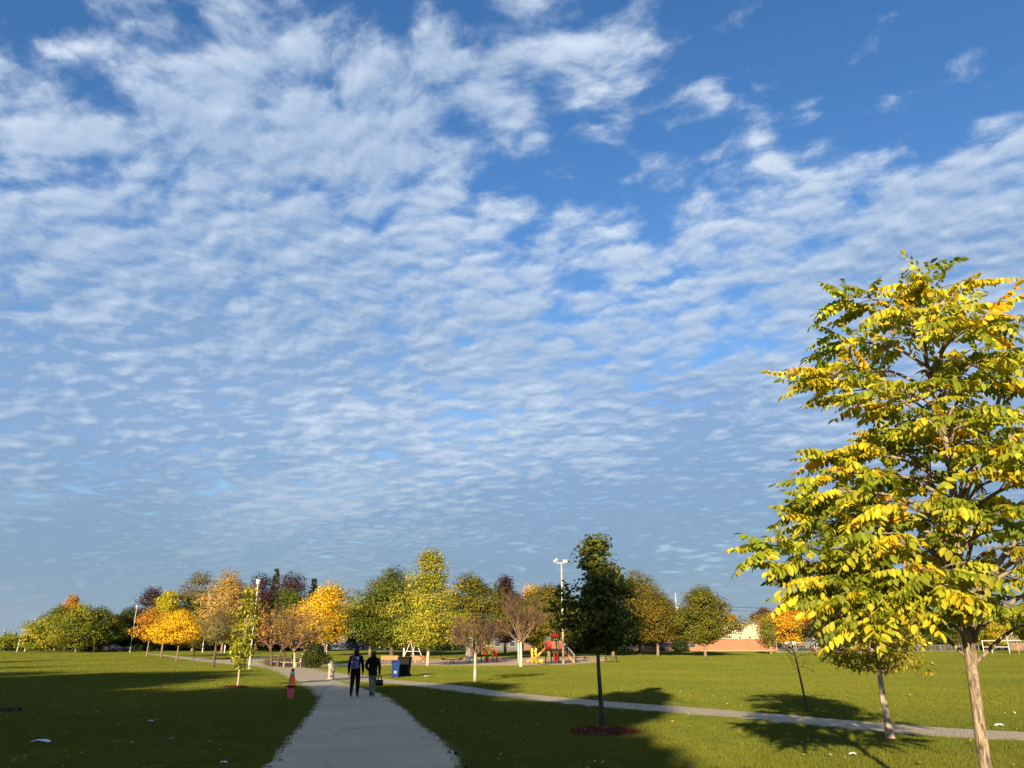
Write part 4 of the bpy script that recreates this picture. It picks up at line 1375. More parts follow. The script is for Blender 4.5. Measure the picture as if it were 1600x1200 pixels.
MULCH = pmat('red_mulch', (0.115, 0.036, 0.018), 0.95, 0.4, 22, bump=1.0, bscale=60, col2=(0.035, 0.012, 0.007))
SOILM = pmat('bed_mulch', (0.11, 0.065, 0.035), 0.95, 0.3, 6, bump=0.6)
PAPER = pmat('white_litter', (0.62, 0.65, 0.68), 0.5, 0.1, 10)
GLASS = pmat('window_glass', (0.035, 0.045, 0.055), 0.08, 0.1, 2, spec=0.8)
TRIM = pmat('white_trim', (0.20, 0.20, 0.19), 0.5, 0.05, 3)
SKIN = pmat('skin', (0.30, 0.17, 0.11), 0.55, 0.06, 9)
BLACKC = pmat('black_cloth', (0.010, 0.010, 0.011), 0.9, 0.2, 12, spec=0.1)
GREYC = pmat('grey_cloth', (0.20, 0.205, 0.165), 0.9, 0.12, 12, spec=0.1)
HAIRB = pmat('black_hair', (0.010, 0.008, 0.007), 0.55, 0.2, 30)
HAIRR = pmat('brown_hair', (0.060, 0.022, 0.012), 0.55, 0.2, 30)
REDSHOE = pmat('red_shoe', (0.42, 0.045, 0.04), 0.6, 0.15, 14, col2=(0.06, 0.02, 0.02))
BLACKSHOE = pmat('black_shoe', (0.012, 0.012, 0.013), 0.5, 0.1, 10)


def brickmat(name, c1, c2, mortar, scale=1.0):
    m = bpy.data.materials.new(name)
    m.use_nodes = True
    t = NT(m.node_tree)
    c = t.n('ShaderNodeTexCoord').outputs['Object']
    sp_ = t.n('ShaderNodeSeparateXYZ', ins={0: c})
    v = t.xyz(t.m('ADD', sp_.outputs[0], sp_.outputs[1]), sp_.outputs[2], 0.0)
    br = t.n('ShaderNodeTexBrick', ins={'Vector': v, 'Color1': c1, 'Color2': c2, 'Mortar': mortar, 'Scale': 1.0, 'Mortar Size': 0.008, 'Brick Width': 0.21, 'Row Height': 0.075})
    nz = t.noise(c, 0.7, 4, 0.6)
    cc = t.mix(t.ss(nz, 0.35, 0.7, 0.0, 0.3), br.outputs[0], tuple(k * 0.7 for k in c1))
    b = t.n('ShaderNodeBsdfPrincipled', ins={'Base Color': cc, 'Roughness': 0.9, 'Specular IOR Level': 0.1})
    t.n('ShaderNodeOutputMaterial', ins={0: b.outputs[0]})
    return m


BRICK = brickmat('orange_brick', (0.33, 0.125, 0.065), (0.28, 0.10, 0.05), (0.26, 0.2, 0.15))
BRICK_BR = brickmat('brown_brick', (0.19, 0.085, 0.055), (0.15, 0.065, 0.045), (0.2, 0.17, 0.14))


# ------------------------------------------------------------------ people
def skinned(name, verts, edges, radii, root_i, mats, pick, parent):
    me = bpy.data.meshes.new(name)
    me.from_pydata(verts, edges, [])
    o = bpy.data.objects.new(name, me)
    C.objects.link(o)
    md = o.modifiers.new('skin', 'SKIN')
    md.use_smooth_shade = True
    sl = me.skin_vertices[0].data
    for i, r in enumerate(radii):
        sl[i].radius = r if hasattr(r, '__len__') else (r, r)
        sl[i].use_root = (i == root_i)
    ss_ = o.modifiers.new('subdivide', 'SUBSURF')
    ss_.levels = ss_.render_levels = 2
    dg = bpy.context.evaluated_depsgraph_get()
    dg.update()
    me2 = bpy.data.meshes.new_from_object(o.evaluated_get(dg))
    o.modifiers.clear()
    o.data = me2
    me2.name = name
    me2.materials.clear()
    for m in mats:
        me2.materials.append(m)
    for p in me2.polygons:
        p.material_index = pick(p.center)
        p.use_smooth = True
    o.parent = parent
    return o


def person(px, py, label, H, kind):
    b = gpx(px, py)
    root = thing('person', label, 'person', b, 0.06 if kind == 1 else -0.12)
    k = H / 1.70
    V, E_, Rr = [], [], []

    def v(x, y, z, r, prev=None):
        V.append((x * k, y * k, z * k))
        Rr.append(tuple(q * k for q in r) if hasattr(r, '__len__') else r * k)
        if prev is not None:
            E_.append((prev, len(V) - 1))
        return len(V) - 1

    wide = 1.08 if kind == 2 else 1.0
    pel = v(0, 0, 0.93, (0.165, 0.115))
    wai = v(0, 0.005, 1.08, (0.168 * wide, 0.115), pel)
    che = v(0, 0.0, 1.26, (0.190 * wide, 0.130), wai)
    upc = v(0, -0.012, 1.38, (0.165 * wide, 0.110), che)
    nek = v(0, 0.0, 1.465, (0.060, 0.060), upc)
    hd0 = v(0, 0.02, 1.52, (0.070, 0.078), nek)
    hd1 = v(0, 0.022, 1.60, (0.078, 0.094), hd0)
    v(0, 0.012, 1.675, (0.060, 0.074), hd1)
    v(0, 0.118, 1.575, 0.016, hd1)                       # nose
    for s in (-1, 1):
        v(s * 0.086, 0.01, 1.585, 0.017, hd1)            # ears
    arms = {1: [(-1, [(.19, 0, 1.385, .072), (.238, -.025, 1.13, .064), (.246, .03, .90, .050)]), (1, [(.19, 0, 1.385, .072), (.250, -.02, 1.13, .064), (.266, .05, .90, .050)])],
            2: [(-1, [(.20, 0, 1.385, .075), (.288, -.05, 1.14, .070), (.20, .10, .99, .055)]), (1, [(.20, 0, 1.385, .075), (.262, -.01, 1.13, .066), (.272, .0, .89, .050)])]}[kind]
    for s, ch in arms:
        prev = upc
        for (x, y, z, r) in ch:
            prev = v(s * x, y, z, r, prev)
        wx, wy, wz = s * ch[-1][0], ch[-1][1], ch[-1][2]
        if kind == 2 and s < 0:
            v(wx * 0.85, wy + .05, wz - .06, .035, prev)   # hand in the jacket pocket
            continue
        wr = v(wx, wy + .005, wz - .055, (.026, .022), prev)
        pa = v(wx, wy + .012, wz - .105, (.020, .034), wr)
        for j, (fy, fl) in enumerate(((-.032, .060), (-.011, .074), (.011, .080), (.032, .070))):
            a_ = v(wx - s * .004, wy + .012 + fy, wz - .145, .0098, pa)
            v(wx - s * .022, wy + .016 + fy, wz - .145 - fl * .75, .0085, a_)
        t_ = v(wx - s * .012, wy + .058, wz - .100, .0105, wr)
        v(wx - s * .020, wy + .072, wz - .135, .009, t_)
    legs = {1: [(-1, [(.088, .0, .84, .115), (.092, .00, .52, .088), (.086, -.24, .17, .052)], 0.12), (1, [(.088, .0, .84, .115), (.086, .15, .52, .088), (.080, .24, .10, .052)], 0.02)],
            2: [(-1, [(.080, .0, .86, .100), (.070, .04, .50, .078), (.045, .00, .11, .060)], 0.03), (1, [(.075, .0, .86, .098), (.070, .12, .52, .074), (.055, -.02, .22, .058)], 0.10)]}[kind]
    for s, ch, lift in legs:
        prev = pel
        for (x, y, z, r) in ch:
            prev = v(s * x, y, z, r, prev)
        x, y, z = s * ch[-1][0], ch[-1][1], ch[-1][2]
        hl = v(x, y - .03, 0.055 + lift * .7, (.045, .042), prev)
        v(x + s * .012, y + .15, 0.038 + lift * 0.1, (.042, .034), hl)
    if kind == 1:
        mats = [BLACKC, BLACKC, SKIN, REDSHOE]
    else:
        mats = [BLACKC, GREYC, SKIN, BLACKSHOE]
    hem = 0.80 if kind == 2 else 0.88

    def pick(c):
        z = c.z / k
        if z > 1.475:
            return 2
        if z < 0.115 or (kind == 2 and z < 0.15 and c.y < 0):
            return 3
        if abs(c.x) / k > 0.21 and z < 0.845:
            return 2
        return 1 if z < hem else 0

    skinned('body', V, E_, Rr, 0, mats, pick, root)
    hair, hm = MB(), (HAIRB if kind == 1 else HAIRR)
    prof = [(0.02, -0.115), (0.075, -0.10), (0.094, -0.04), (0.100, 0.02), (0.092, 0.075), (0.060, 0.112), (0.015, 0.125)]
    hair.lathe([(r * k, z * k) for r, z in prof], 18, (0, -0.004 * k, 1.59 * k), sy=1.12)
    ho = hair.build('hair', hm, root, smooth=True)
    # open the face: keep hair behind and above the brow
    bm = bmesh.new()
    bm.from_mesh(ho.data)
    bmesh.ops.delete(bm, geom=[f for f in bm.faces if f.calc_center_median().y > 0.045 * k and f.calc_center_median().z < 1.655 * k], context='FACES')
    bm.to_mesh(ho.data)
    bm.free()
    if kind == 1:
        MB().lathe([(0.01, -0.05), (0.045, -0.035), (0.058, 0), (0.045, 0.04), (0.012, 0.055)], 12, (0, -0.035, 1.745)).build('hair_bun', hm, root, smooth=True)
    else:
        MB().lathe([(0.10, -0.05), (0.125, 0.0), (0.115, 0.04), (0.085, 0.06)], 14, (0, -0.02, 1.45 * k), sy=0.95).build('jacket_hood', BLACKC, root, smooth=True)
        MB().lathe([(0.165, 0.0), (0.178, 0.03), (0.170, 0.07)], 16, (0, 0.0, 0.83 * k), sy=0.72).build('jacket_hem', BLACKC, root, smooth=True)
    return b, root, k


b1, p1, k1 = person(553, 1090, 'person in black with a patterned backpack and red shoes, walking away', 1.68, 1)
b2, p2, k2 = person(580.5, 1089.0, 'person in a black jacket and grey trousers, carrying a black bag', 1.57, 2)


def packmat():
    m = bpy.data.materials.new('patterned_fabric')
    m.use_nodes = True
    t = NT(m.node_tree)
    c = t.n('ShaderNodeTexCoord').outputs['Object']
    vo = t.n('ShaderNodeTexVoronoi', feature='F1', ins={'Vector': c, 'Scale': 14.0}).outputs['Color']
    s = t.n('ShaderNodeSeparateColor', ins={0: vo}).outputs[0]
    cc = t.mix(t.ss(s, 0.35, 0.4), (0.05, 0.05, 0.10), (0.42, 0.40, 0.50))
    cc = t.mix(t.ss(s, 0.75, 0.8), cc, (0.10, 0.06, 0.22))
    b = t.n('ShaderNodeBsdfPrincipled', ins={'Base Color': cc, 'Roughness': 0.85})
    t.n('ShaderNodeOutputMaterial', ins={0: b.outputs[0]})
    return m


PACK = packmat()
bp = thing('backpack', 'lilac-grey patterned backpack worn by the walker in black', 'backpack', (b1.x, b1.y - 0.165, b1.z + 0.98), 0.06)
MB().box((0, -0.03, 0.20), (0.29, 0.15, 0.42)).build('main_compartment', PACK, bp, smooth=True, bevel=0.05)
MB().box((0, -0.125, 0.13), (0.23, 0.07, 0.22)).build('front_pocket', PACK, bp, smooth=True, bevel=0.028)
MB().tube([(-.04, -.02, .40), (-.03, -.03, .44), (.03, -.03, .44), (.04, -.02, .40)], .008, 6).build('grab_handle', BLACKC, bp)
for s in (-1, 1):
    MB().tube([(s * .09, .02, .40), (s * .10, .14, .47), (s * .11, .30, .40), (s * .13, .31, .20), (s * .14, .06, .06)], .017, 6).build('shoulder_strap', PACK, bp, smooth=True)

hx = b2.x + 0.272 * k2 + 0.02
bg_ = thing('hand_bag', 'black boxy bag hanging from the walker\'s hand', 'bag', (hx, b2.y - 0.03, b2.z + 0.37), -0.1)
MB().box((0.0, 0, 0.11), (0.24, 0.13, 0.21)).build('bag_body', BLACKC, bg_, smooth=True, bevel=0.03)
for s in (-1, 1):
    MB().tube([(-.07, s * .045, .20), (-.05, s * .03, .31), (0, s * .012, .365), (.05, s * .03, .31), (.07, s * .045, .20)], .009, 6).build('bag_handle', BLACKC, bg_, smooth=True)
MB().box((0, -0.069, 0.14), (0.18, 0.008, 0.012)).build('zip', GALV, bg_)


# ------------------------------------------------------------------ cone on its post
cb_ = gpx(453, 1092.5)
po = thing('bollard', 'short faded red plastic post with an orange cone stuck on top', 'bollard', cb_)
MB().lathe([(0.105, 0.0), (0.110, 0.03), (0.112, 0.20), (0.118, 0.24), (0.112, 0.28), (0.112, 0.40)], 18).build('post', PINKRED, po, smooth=True)
MB().lathe([(0.135, -0.01), (0.135, 0.02), (0.105, 0.03)], 18).build('foot', BLACKP, po, smooth=True)
cn = thing('traffic_cone', 'orange traffic cone with a white collar, set on the faded red post', 'traffic cone', cb_ + Vector((0.015, 0, 0.402)))
MB().box((0, 0, 0.018), (0.36, 0.36, 0.034)).build('base', BLACKP, cn, bevel=0.01)
MB().lathe([(0.150, 0.037), (0.137, 0.06), (0.088, 0.34), (0.084, 0.36)], 20).build('cone_body', ORANGEP, cn, smooth=True)
MB().lathe([(0.0855, 0.362), (0.070, 0.46), (0.060, 0.51)], 20).build('collar', WHITE, cn, smooth=True)
MB().lathe([(0.059, 0.512), (0.045, 0.58), (0.020, 0.59)], 16).build('tip', BLACKP, cn, smooth=True)

# ------------------------------------------------------------------ drinking fountain
fb = gpx(517, 1061.5)
ft = thing('drinking_fountain', 'pale concrete drinking fountain where the two paths part', 'fountain', fb)
MB().box((0, 0, 0.36), (0.30, 0.30, 0.76)).build('pedestal', CONC, ft, bevel=0.025)
MB().box((-0.02, 0, 0.02), (0.46, 0.46, 0.05)).build('plinth', CONC, ft, bevel=0.012)
MB().box((0.03, 0, 0.80), (0.46, 0.36, 0.13)).build('basin_block', CONC, ft, bevel=0.03)
MB().lathe([(0.09, 0.0), (0.15, 0.02), (0.165, 0.07), (0.15, 0.07), (0.10, 0.03), (0.02, 0.02)], 20, (0.08, 0, 0.867)).build('bowl', GALV, ft, smooth=True)
MB().tube([(-0.10, 0, 0.86), (-0.10, 0, 0.95), (-0.07, 0, 0.98), (-0.03, 0, 0.965)], 0.018, 8).build('spout', GALV, ft, smooth=True)


# ------------------------------------------------------------------ wheeled bins
def bin_(px, py, label, mat, W, D, H, rz, mark=False):
    b = gpx(px, py)
    r = thing('wheeled_bin', label, 'bin', b, rz)
    bw, bd = W * 0.76, D * 0.72
    vs = []
    for z, w_, d_ in ((0.06, bw, bd), (H * 0.86, W * 0.97, D * 0.94), (H * 0.865, W * 1.03, D * 1.0), (H * 0.90, W * 1.03, D * 1.0)):
        vs += [(-w_ / 2, -d_ / 2, z), (w_ / 2, -d_ / 2, z), (w_ / 2, d_ / 2, z), (-w_ / 2, d_ / 2, z)]
    fs = [(3, 2, 1, 0)] + [(4 * i + j, 4 * i + (j + 1) % 4, 4 * i + 4 + (j + 1) % 4, 4 * i + 4 + j) for i in range(3) for j in range(4)] + [(12, 13, 14, 15)]
    MB().add(vs, fs).build('bin_body', mat, r, bevel=0.012)
    lid = MB()
    pr = [(-D * 0.53, H * 0.905), (D * 0.53, H * 0.905), (D * 0.50, H * 0.965), (D * 0.12, H * 1.0), (-D * 0.45, H * 0.955)]
    lid.add([(-W * 0.53, y, z) for y, z in pr] + [(W * 0.53, y, z) for y, z in pr], [tuple(range(5)), tuple(range(9, 4, -1))] + [(i, i + 5, (i + 1) % 5 + 5, (i + 1) % 5) for i in range(5)])
    lid.build('lid', mat, r, bevel=0.01)
    MB().tube([(-W * .42, D * .52, H * .90), (-W * .42, D * .60, H * .93), (W * .42, D * .60, H * .93), (W * .42, D * .52, H * .90)], .016, 8).build('handle', mat, r, smooth=True)
    for s in (-1, 1):
        whl = MB()
        whl.tube([(s * W * .40, D * .34, .11), (s * W * .50, D * .34, .11)], .11, 16)
        whl.build('wheel', RUBBER, r)
    MB().box((0, -D * 0.437, H * 0.55), (W * 0.6, 0.012, 0.05)).build('grip_bar', mat, r)
    if mark:
        m = MB()
        for i in range(3):
            a = i * 2.094 + 0.52
            m.beam((0.075 * math.cos(a), -bd / 2 - 0.035, 0.34 + 0.075 * math.sin(a)), (0.075 * math.cos(a + 1.5), -bd / 2 - 0.035, 0.34 + 0.075 * math.sin(a + 1.5)), 0.03, 0.006, up=(0, 1, 0))
        m.build('recycling_mark', WHITE, r)
    return r


bin_(617.5, 1059.5, 'blue recycling bin standing beside the black bin', BLUEP, 0.50, 0.60, 1.02, 0.10, True)
bin_(631.5, 1058.0, 'black wheeled bin standing beside the blue one', BLACKP, 0.72, 0.80, 1.20, -0.10)


# ------------------------------------------------------------------ lamps and poles
def lamp(px, base_y, Y, top, label, name='street_lamp', rad=0.075, head='drum', group=None):
    p, s = ypx(px, base_y, Y)
    zt = terrain(Y)
    H = ypx(px, top, Y)[0].z - zt
    r = thing(name, label, 'lamp post', (p.x, Y, zt), 0, group)
    MB().lathe([(rad * 2.2, 0.0), (rad * 2.2, 0.06), (rad * 1.3, 0.12), (rad * 1.25, 0.9), (rad, 0.95)], 14).build('base', POLE_GREY, r, smooth=True)
    MB().tube([(0, 0, .9), (0, 0, H * .5), (0, 0, H - .45)], [rad, rad * .85, rad * .7], 12).build('pole', POLE_GREY, r, smooth=True)
    MB().lathe([(0.06, -0.47), (0.10, -0.44), (0.17, -0.40), (0.185, -0.10), (0.17, -0.06)], 16, (0, 0, H)).build('lantern', WHITE, r, smooth=True)
    MB().lathe([(0.20, -0.062), (0.19, -0.02), (0.06, 0.0)], 16, (0, 0, H)).build('cap', POLE_GREY, r, smooth=True)
    MB().box((0, -rad - .01, 1.6), (0.10, .03, .22)).build('hatch', GALV, r)
    return r


LG = 'white-headed park lamps'
lamp(389, 1046, 70.5, 905, 'tall white lamp beside the slender yellow-green young tree', group=LG)
lamp(316, 1020, 158, 928, 'white lamp head showing before the pale gold tree', group=LG)
lamp(203, 1018.5, 165, 946, 'pale lamp post standing before the purple tree at the lawn end', group=LG)
lamp(510, 1020, 128, 990, 'short white lamp under the bright yellow tree', group=LG, rad=0.05)


def floodlight():
    p, s = ypx(880.5, 1038.5, 91.0)
    Y = 91.0
    zt = terrain(Y)
    H = ypx(879, 879, Y)[0].z - zt
    r = thing('floodlight_pole', 'tall pale floodlight pole with two heads beside the playground', 'lamp post', (p.x, Y, zt))
    MB().tube([(0, 0, -.05), (0, 0, H * .5), (0, 0, H)], [.135, .115, .085], 12).build('pole', CREAM_PAINT, r, smooth=True)
    for f, w_ in ((.46, .10), (.34, .12), (.31, .08)):
        MB().lathe([(.16, 0), (.165, .02), (.165, w_), (.155, w_ + .02)], 12, (0, 0, H * f)).build('strap', DARKMET, r)
    MB().beam((-.62, 0, H - .05), (.55, 0, H - .05), .07, .07).build('cross_arm', POLE_GREY, r)
    M = Matrix.Rotation(0.9, 3, 'Y')
    MB().box((-.70, -.05, H + .22), (.22, .34, .50), M=M).build('floodlight_head', WHITE, r, bevel=.03)
    MB().box((.42, -.08, H + .16), (.50, .40, .30), M=Matrix.Rotation(0.25, 3, 'X')).build('floodlight_head', pmat('warm_lamp_face', (0.62, 0.50, 0.40), .4, .1), r, bevel=.03)
    return r


floodlight()


def plain_post(name, label, px, base_y, Y, top, rad, mat, lean=0.0, tbar=0.0, cat='post', group=None):
    p, s = ypx(px, base_y, Y)
    zt = terrain(Y)
    H = ypx(px, top, Y)[0].z - zt
    r = thing(name, label, cat, (p.x, Y, zt), 0, group)
    MB().tube([(0, 0, -.05), (lean * .5, 0, H * .5), (lean, 0, H)], [rad, rad * .95, rad * .9], 10).build('pole', mat, r, smooth=True)
    MB().lathe([(rad * .92, 0), (rad * 1.0, .02), (rad * .6, .05)], 10, (lean, 0, H)).build('cap', mat, r)
    if tbar:
        MB().box((lean, 0, H - .06), (tbar, .10, .10)).build('crossbar', mat, r)
    return r


plain_post('white_post', 'white leaning post at the open end of the far green clump', 26, 1019, 165, 984, .11, WHITE, .35)
plain_post('white_post', 'stubby white post beside the leaning white post', 38, 1019, 168, 1004, .12, WHITE, .3)
plain_post('white_post', 'plain white post behind the thin-trunked bare tree', 729, 1031, 100, 999, .12, WHITE)
plain_post('white_post', 'white T-shaped post behind the thin-trunked bare tree', 737.5, 1029, 103, 996, .09, WHITE, 0, 1.0)
plain_post('cream_post', 'cream post right behind the bare tree\'s pale trunk', 810, 1034, 94, 1001, .10, CREAM_PAINT)
plain_post('white_post', 'short white post at the foot of the swing', 630.5, 1031, 97, 1013, .10, WHITE)
plain_post('white_post', 'small white marker post near the twiggy trees on the far grass', 351, 1016, 150, 1008, .10, WHITE)

# utility pole and wires
up_, s_ = ypx(1061, 1013, 205)
uz = ypx(1058, 927, 205)[0].z - 1.5
ut = thing('utility_pole', 'pale utility pole rising between the red-brown and the green maple', 'utility pole', (up_.x, 205, 1.5))
MB().tube([(0, 0, -.1), (0, 0, uz)], [.24, .16], 12).build('pole', CREAM_PAINT, ut, smooth=True)
MB().beam((-1.0, 0, uz - 2.6), (1.0, 0, uz - 2.6), .12, .12).build('crossarm', WOOD_GREY, ut)
MB().lathe([(.2, 0), (.24, .1), (.24, .7), (.1, .8)], 12, (.4, 0, uz - 4.2)).build('transformer', POLE_GREY, ut, smooth=True)
up2, _ = ypx(1345, 1013, 212)
ut2 = thing('utility_pole', 'utility pole hidden behind the leafy branches of the near tree', 'utility pole', (up2.x, 212, 1.5))
MB().tube([(0, 0, -.1), (0, 0, uz)], [.24, .16], 12).build('pole', CREAM_PAINT, ut2, smooth=True)
MB().beam((-1.0, 0, uz - 2.6), (1.0, 0, uz - 2.6), .12, .12).build('crossarm', WOOD_GREY, ut2)
WG = 'overhead wires beyond the school'
for (dz, off, lab) in ((-2.4, -.9, 'front upper overhead wire'), (-2.4, .9, 'rear upper overhead wire'), (-3.2, 0, 'lower overhead wire')):
    for (A, B_, wh) in (((up_.x + off * .3, 205, 1.5 + uz + dz), (up2.x, 212 + off, 1.5 + uz + dz), ' running from the pale pole past the school roof'), ((up_.x - 75, 200 + off, 1.5 + uz + dz), (up_.x, 205 + off, 1.5 + uz + dz), ' running from the pale pole behind the maples')):
        A, B_ = Vector(A), Vector(B_)
        pts = [A.lerp(B_, i / 14) - Vector((0, 0, 1.1 * 4 * (i / 14) * (1 - i / 14))) for i in range(15)]
        tag(MB().tube(pts, .035, 4).build('overhead_wire', DARKMET), lab + wh, 'wire', WG)


# ------------------------------------------------------------------ benches
def bench(px, py, Y, label, rz=0.0):
    p, s = ypx(px, py, Y)
    r = thing('park_bench', label, 'bench', (p.x, Y, terrain(Y) + 0.0165), rz, 'benches at the playground edge')
    W = 1.85
    for i in range(3):
        MB().box((0, -.26 + .012 * i, .55 + i * .135), (W, .045, .125)).build('back_slat', WOOD_OR, r)
    for i in range(3):
        MB().box((0, -.12 + .15 * i, .445), (W, .135, .045)).build('seat_slat', WOOD_OR, r)
    for s_ in (-1, 1):
        m = MB()
        m.beam((s_ * W * .42, -.20, 0), (s_ * W * .42, -.20, .42), .07, .07)
        m.build('leg', DARKMET, r)
        MB().beam((s_ * W * .42, .22, 0), (s_ * W * .42, .22, .42), .07, .07).build('leg', DARKMET, r)
        MB().beam((s_ * W * .42, -.222, .40), (s_ * W * .42, -.222, .90), .05, .03).build('back_support', DARKMET, r)
        MB().tube([(s_ * W * .47, -.20, .66), (s_ * W * .47, .18, .66), (s_ * W * .47, .20, .44)], .022, 6).build('armrest', DARKMET, r)
    return r


bench(609, 1039.5, 89.5, 'orange-brown park bench nearer the walkers, at the sand edge')
bench(656, 1039.5, 89.0, 'orange-brown park bench behind the pointed tree\'s trunk')


# ------------------------------------------------------------------ swing
def swing():
    Y = 96.0
    p, s = ypx(645, 1030, Y)
    r = thing('swing_set', 'white A-frame swing set with an orange top beam', 'swing', (p.x, Y, terrain(Y) + .0165), 1.15)
    H = 2.35
    for e in (-1, 1):
        for s_ in (-1, 1):
            MB().tube([(e * .95, s_ * .95, 0), (e * .62, 0, H)], .040, 10).build('leg', POLE_GREY, r, smooth=True)
        MB().tube([(e * .80, -.45, H * .52), (e * .80, .45, H * .52)], .03, 8).build('brace', WHITE, r)
    MB().box((0, 0, H + .05), (1.5, .26, .28)).build('top_beam', pmat('beam_orange', (0.66, 0.15, 0.035), .5, .08), r, bevel=.03)
    for x in (-.28,):
        seat = MB().box((x, -.0, .50), (.44, .16, .04)).build('swing_seat', RUBBER, r)
        for s_ in (-1, 1):
            MB().tube([(x + s_ * .20, 0, .52), (x + s_ * .20, 0, H)], .012, 5).build('chain', GALV, r)
    return r


swing()


# ------------------------------------------------------------------ spring seesaw
def seesaw():
    Y = 92.0
    p, s = ypx(706, 1036, Y)
    r = thing('spring_seesaw', 'low spring seesaw with two round red seats on the sand', 'seesaw', (p.x, Y, terrain(Y) + .0165), 0.08)
    MB().beam((-1.15, 0, .42), (1.15, 0, .42), .10, .08).build('beam', DARKMET, r)
    for s_ in (-1, 1):
        MB().lathe([(.05, 0), (.24, .02), (.26, .07), (.20, .11), (.05, .12)], 14, (s_ * 1.0, 0, .46)).build('seat', REDP, r, smooth=True)
        MB().tube([(s_ * .62, -.14, .46), (s_ * .60, -.16, .85), (s_ * .60, .16, .85), (s_ * .62, .14, .46)], .022, 6).build('handlebar', REDP, r)
        MB().box((s_ * 1.22, 0, .58), (.05, .22, .40)).build('backrest', REDP, r, bevel=.015)
    for q in (-.16, .16):
        MB().tube([(q + .09 * math.cos(t * 1.2), .09 * math.sin(t * 1.2), .016 * t) for t in range(26)], .014, 5).build('spring', DARKMET, r)
    return r


seesaw()


# ------------------------------------------------------------------ play structures
def play_tower():
    Y = 94.0
    p, s = ypx(866, 1036, Y)
    r = thing('play_tower', 'red and orange play tower with slides and stairs beside the floodlight pole', 'playground', (p.x, Y, terrain(Y) + .0165))

    def X(px):
        return (px - 866) * s

    PZ = 1.45
    for px in (852.5, 861, 873, 881):
        for y in (-.65, .65):
            top = 3.05 if px in (861, 873) else 2.55
            MB().tube([(X(px), y, 0), (X(px), y, top)], .055, 10).build('post', DARKMET if y < 0 else GALV, r, smooth=True)
    MB().box((X(866.8), 0, PZ), (X(881) - X(852.5) + .12, 1.42, .08)).build('deck', DARKMET, r)
    for (a, b, m, z0, z1) in ((853, 860.6, REDP, 1.55, 2.42), (861.4, 868, pmat('faded_red_panel', (0.62, 0.10, 0.05), .5, .1), 1.55, 2.35), (873.6, 880.6, REDP, 1.52, 2.25)):
        MB().box(((X(a) + X(b)) / 2, -.72, (z0 + z1) / 2), (X(b) - X(a), .04, z1 - z0)).build('panel', m, r, bevel=.015)
    for (a, b) in ((853, 860.6), (873.6, 880.6)):
        MB().box(((X(a) + X(b)) / 2, .72, 2.0), (X(b) - X(a), .04, .8)).build('panel', ORAP, r)
    for i in range(6):
        MB().tube([(X(853.6 + i * 1.3), -.70, 2.42), (X(853.6 + i * 1.3), -.70, 2.85)], .018, 6).build('baluster', GALV, r)
    # roof
    x0, x1 = X(859.5), X(874.5)
    MB().add([(x0, -.85, 2.85), (x1, -.85, 2.85), (x1, .85, 2.85), (x0, .85, 2.85), ((x0 + x1) / 2, 0, 3.45)], [(0, 1, 4), (1, 2, 4), (2, 3, 4), (3, 0, 4), (3, 2, 1, 0)]).build('roof', pmat('dark_red_roof', (0.22, 0.014, 0.016), .5, .1), r)
    MB().box((X(868.5), -.55, .62), (.62, .05, .85)).build('play_panel', REDP, r, bevel=.02)
    MB().tube([(X(868.5) - .18, -.60, .9), (X(868.5) + .1, -.60, .9)], .10, 12).build('bubble', REDP, r)

    def slide(p0, p1, w_, mat, yc):
        a, b = Vector(p0), Vector(p1)
        pts = [a + Vector((.35 if a.x > b.x else -.35, 0, 0)), a, a.lerp(b, .5) + Vector((0, 0, .04)), b, b + Vector((-.35 if a.x > b.x else .35, 0, -.02))]
        mb = MB()
        sec = [(-w_ / 2, .22), (-w_ / 2 + .03, .22), (-w_ / 2 + .05, .03), (w_ / 2 - .05, .03), (w_ / 2 - .03, .22), (w_ / 2, .22), (w_ / 2, -.04), (-w_ / 2, -.04)]
        vs, fs = [], []
        for q in pts:
            for (yy, zz) in sec:
                vs.append((q.x, q.y + yy, q.z + zz))
        n_ = len(sec)
        for i in range(len(pts) - 1):
            for j in range(n_):
                fs.append((i * n_ + j, i * n_ + (j + 1) % n_, (i + 1) * n_ + (j + 1) % n_, (i + 1) * n_ + j))
        mb.add(vs, fs)
        return mb.build('slide', mat, r)

    slide((X(852), -.3, 1.50), (X(836), -.3, .40), .56, ORAP, 0)
    slide((X(836.5), .35, .62), (X(827), .35, .12), .5, pmat('slide_red', (0.62, 0.13, 0.035), .45, .08), 0)
    # two yellow arch climbers
    for px in (831.5, 837.5):
        y = -.75
        c = MB()
        c.tube([(X(px), y, 0), (X(px), y, .8), (X(px - .8), y, 1.25), (X(px + .2), y, 1.58), (X(px + 1.6), y, 1.42)], [.13, .12, .13, .12, .10], 10)
        c.build('climber', YELP, r, smooth=True)
    for i in range(4):
        MB().tube([(X(831.5), -.75, .35 + i * .3), (X(837.5), -.75, .35 + i * .3)], .04, 8).build('rung', YELP, r)
    MB().box((X(843.5), -.75, .22), (.62, .28, .38)).build('step_block', YELP, r, bevel=.05)
    # stairs to the right
    for y in (-.5, .5):
        MB().beam((X(880), y, 1.42), (X(896.5), y, .05), .06, .22).build('stringer', ORAP, r)
        MB().tube([(X(880), y, 2.28), (X(897.5), y, .88), (X(897.5), y, .05)], .04, 8).build('handrail', GALV, r)
        for i in range(5):
            t = (i + .5) / 5
            MB().tube([(X(880 + 17 * t), y, 1.40 - 1.35 * t), (X(880 + 17 * t), y, 2.26 - 1.36 * t)], .018, 6).build('baluster', GALV, r)
    for i in range(6):
        t = (i + .5) / 6
        MB().box((X(880.5 + 16 * t), 0, 1.40 - 1.36 * t), (.26, .96, .05)).build('tread', DARKMET, r)
    return r


play_tower()


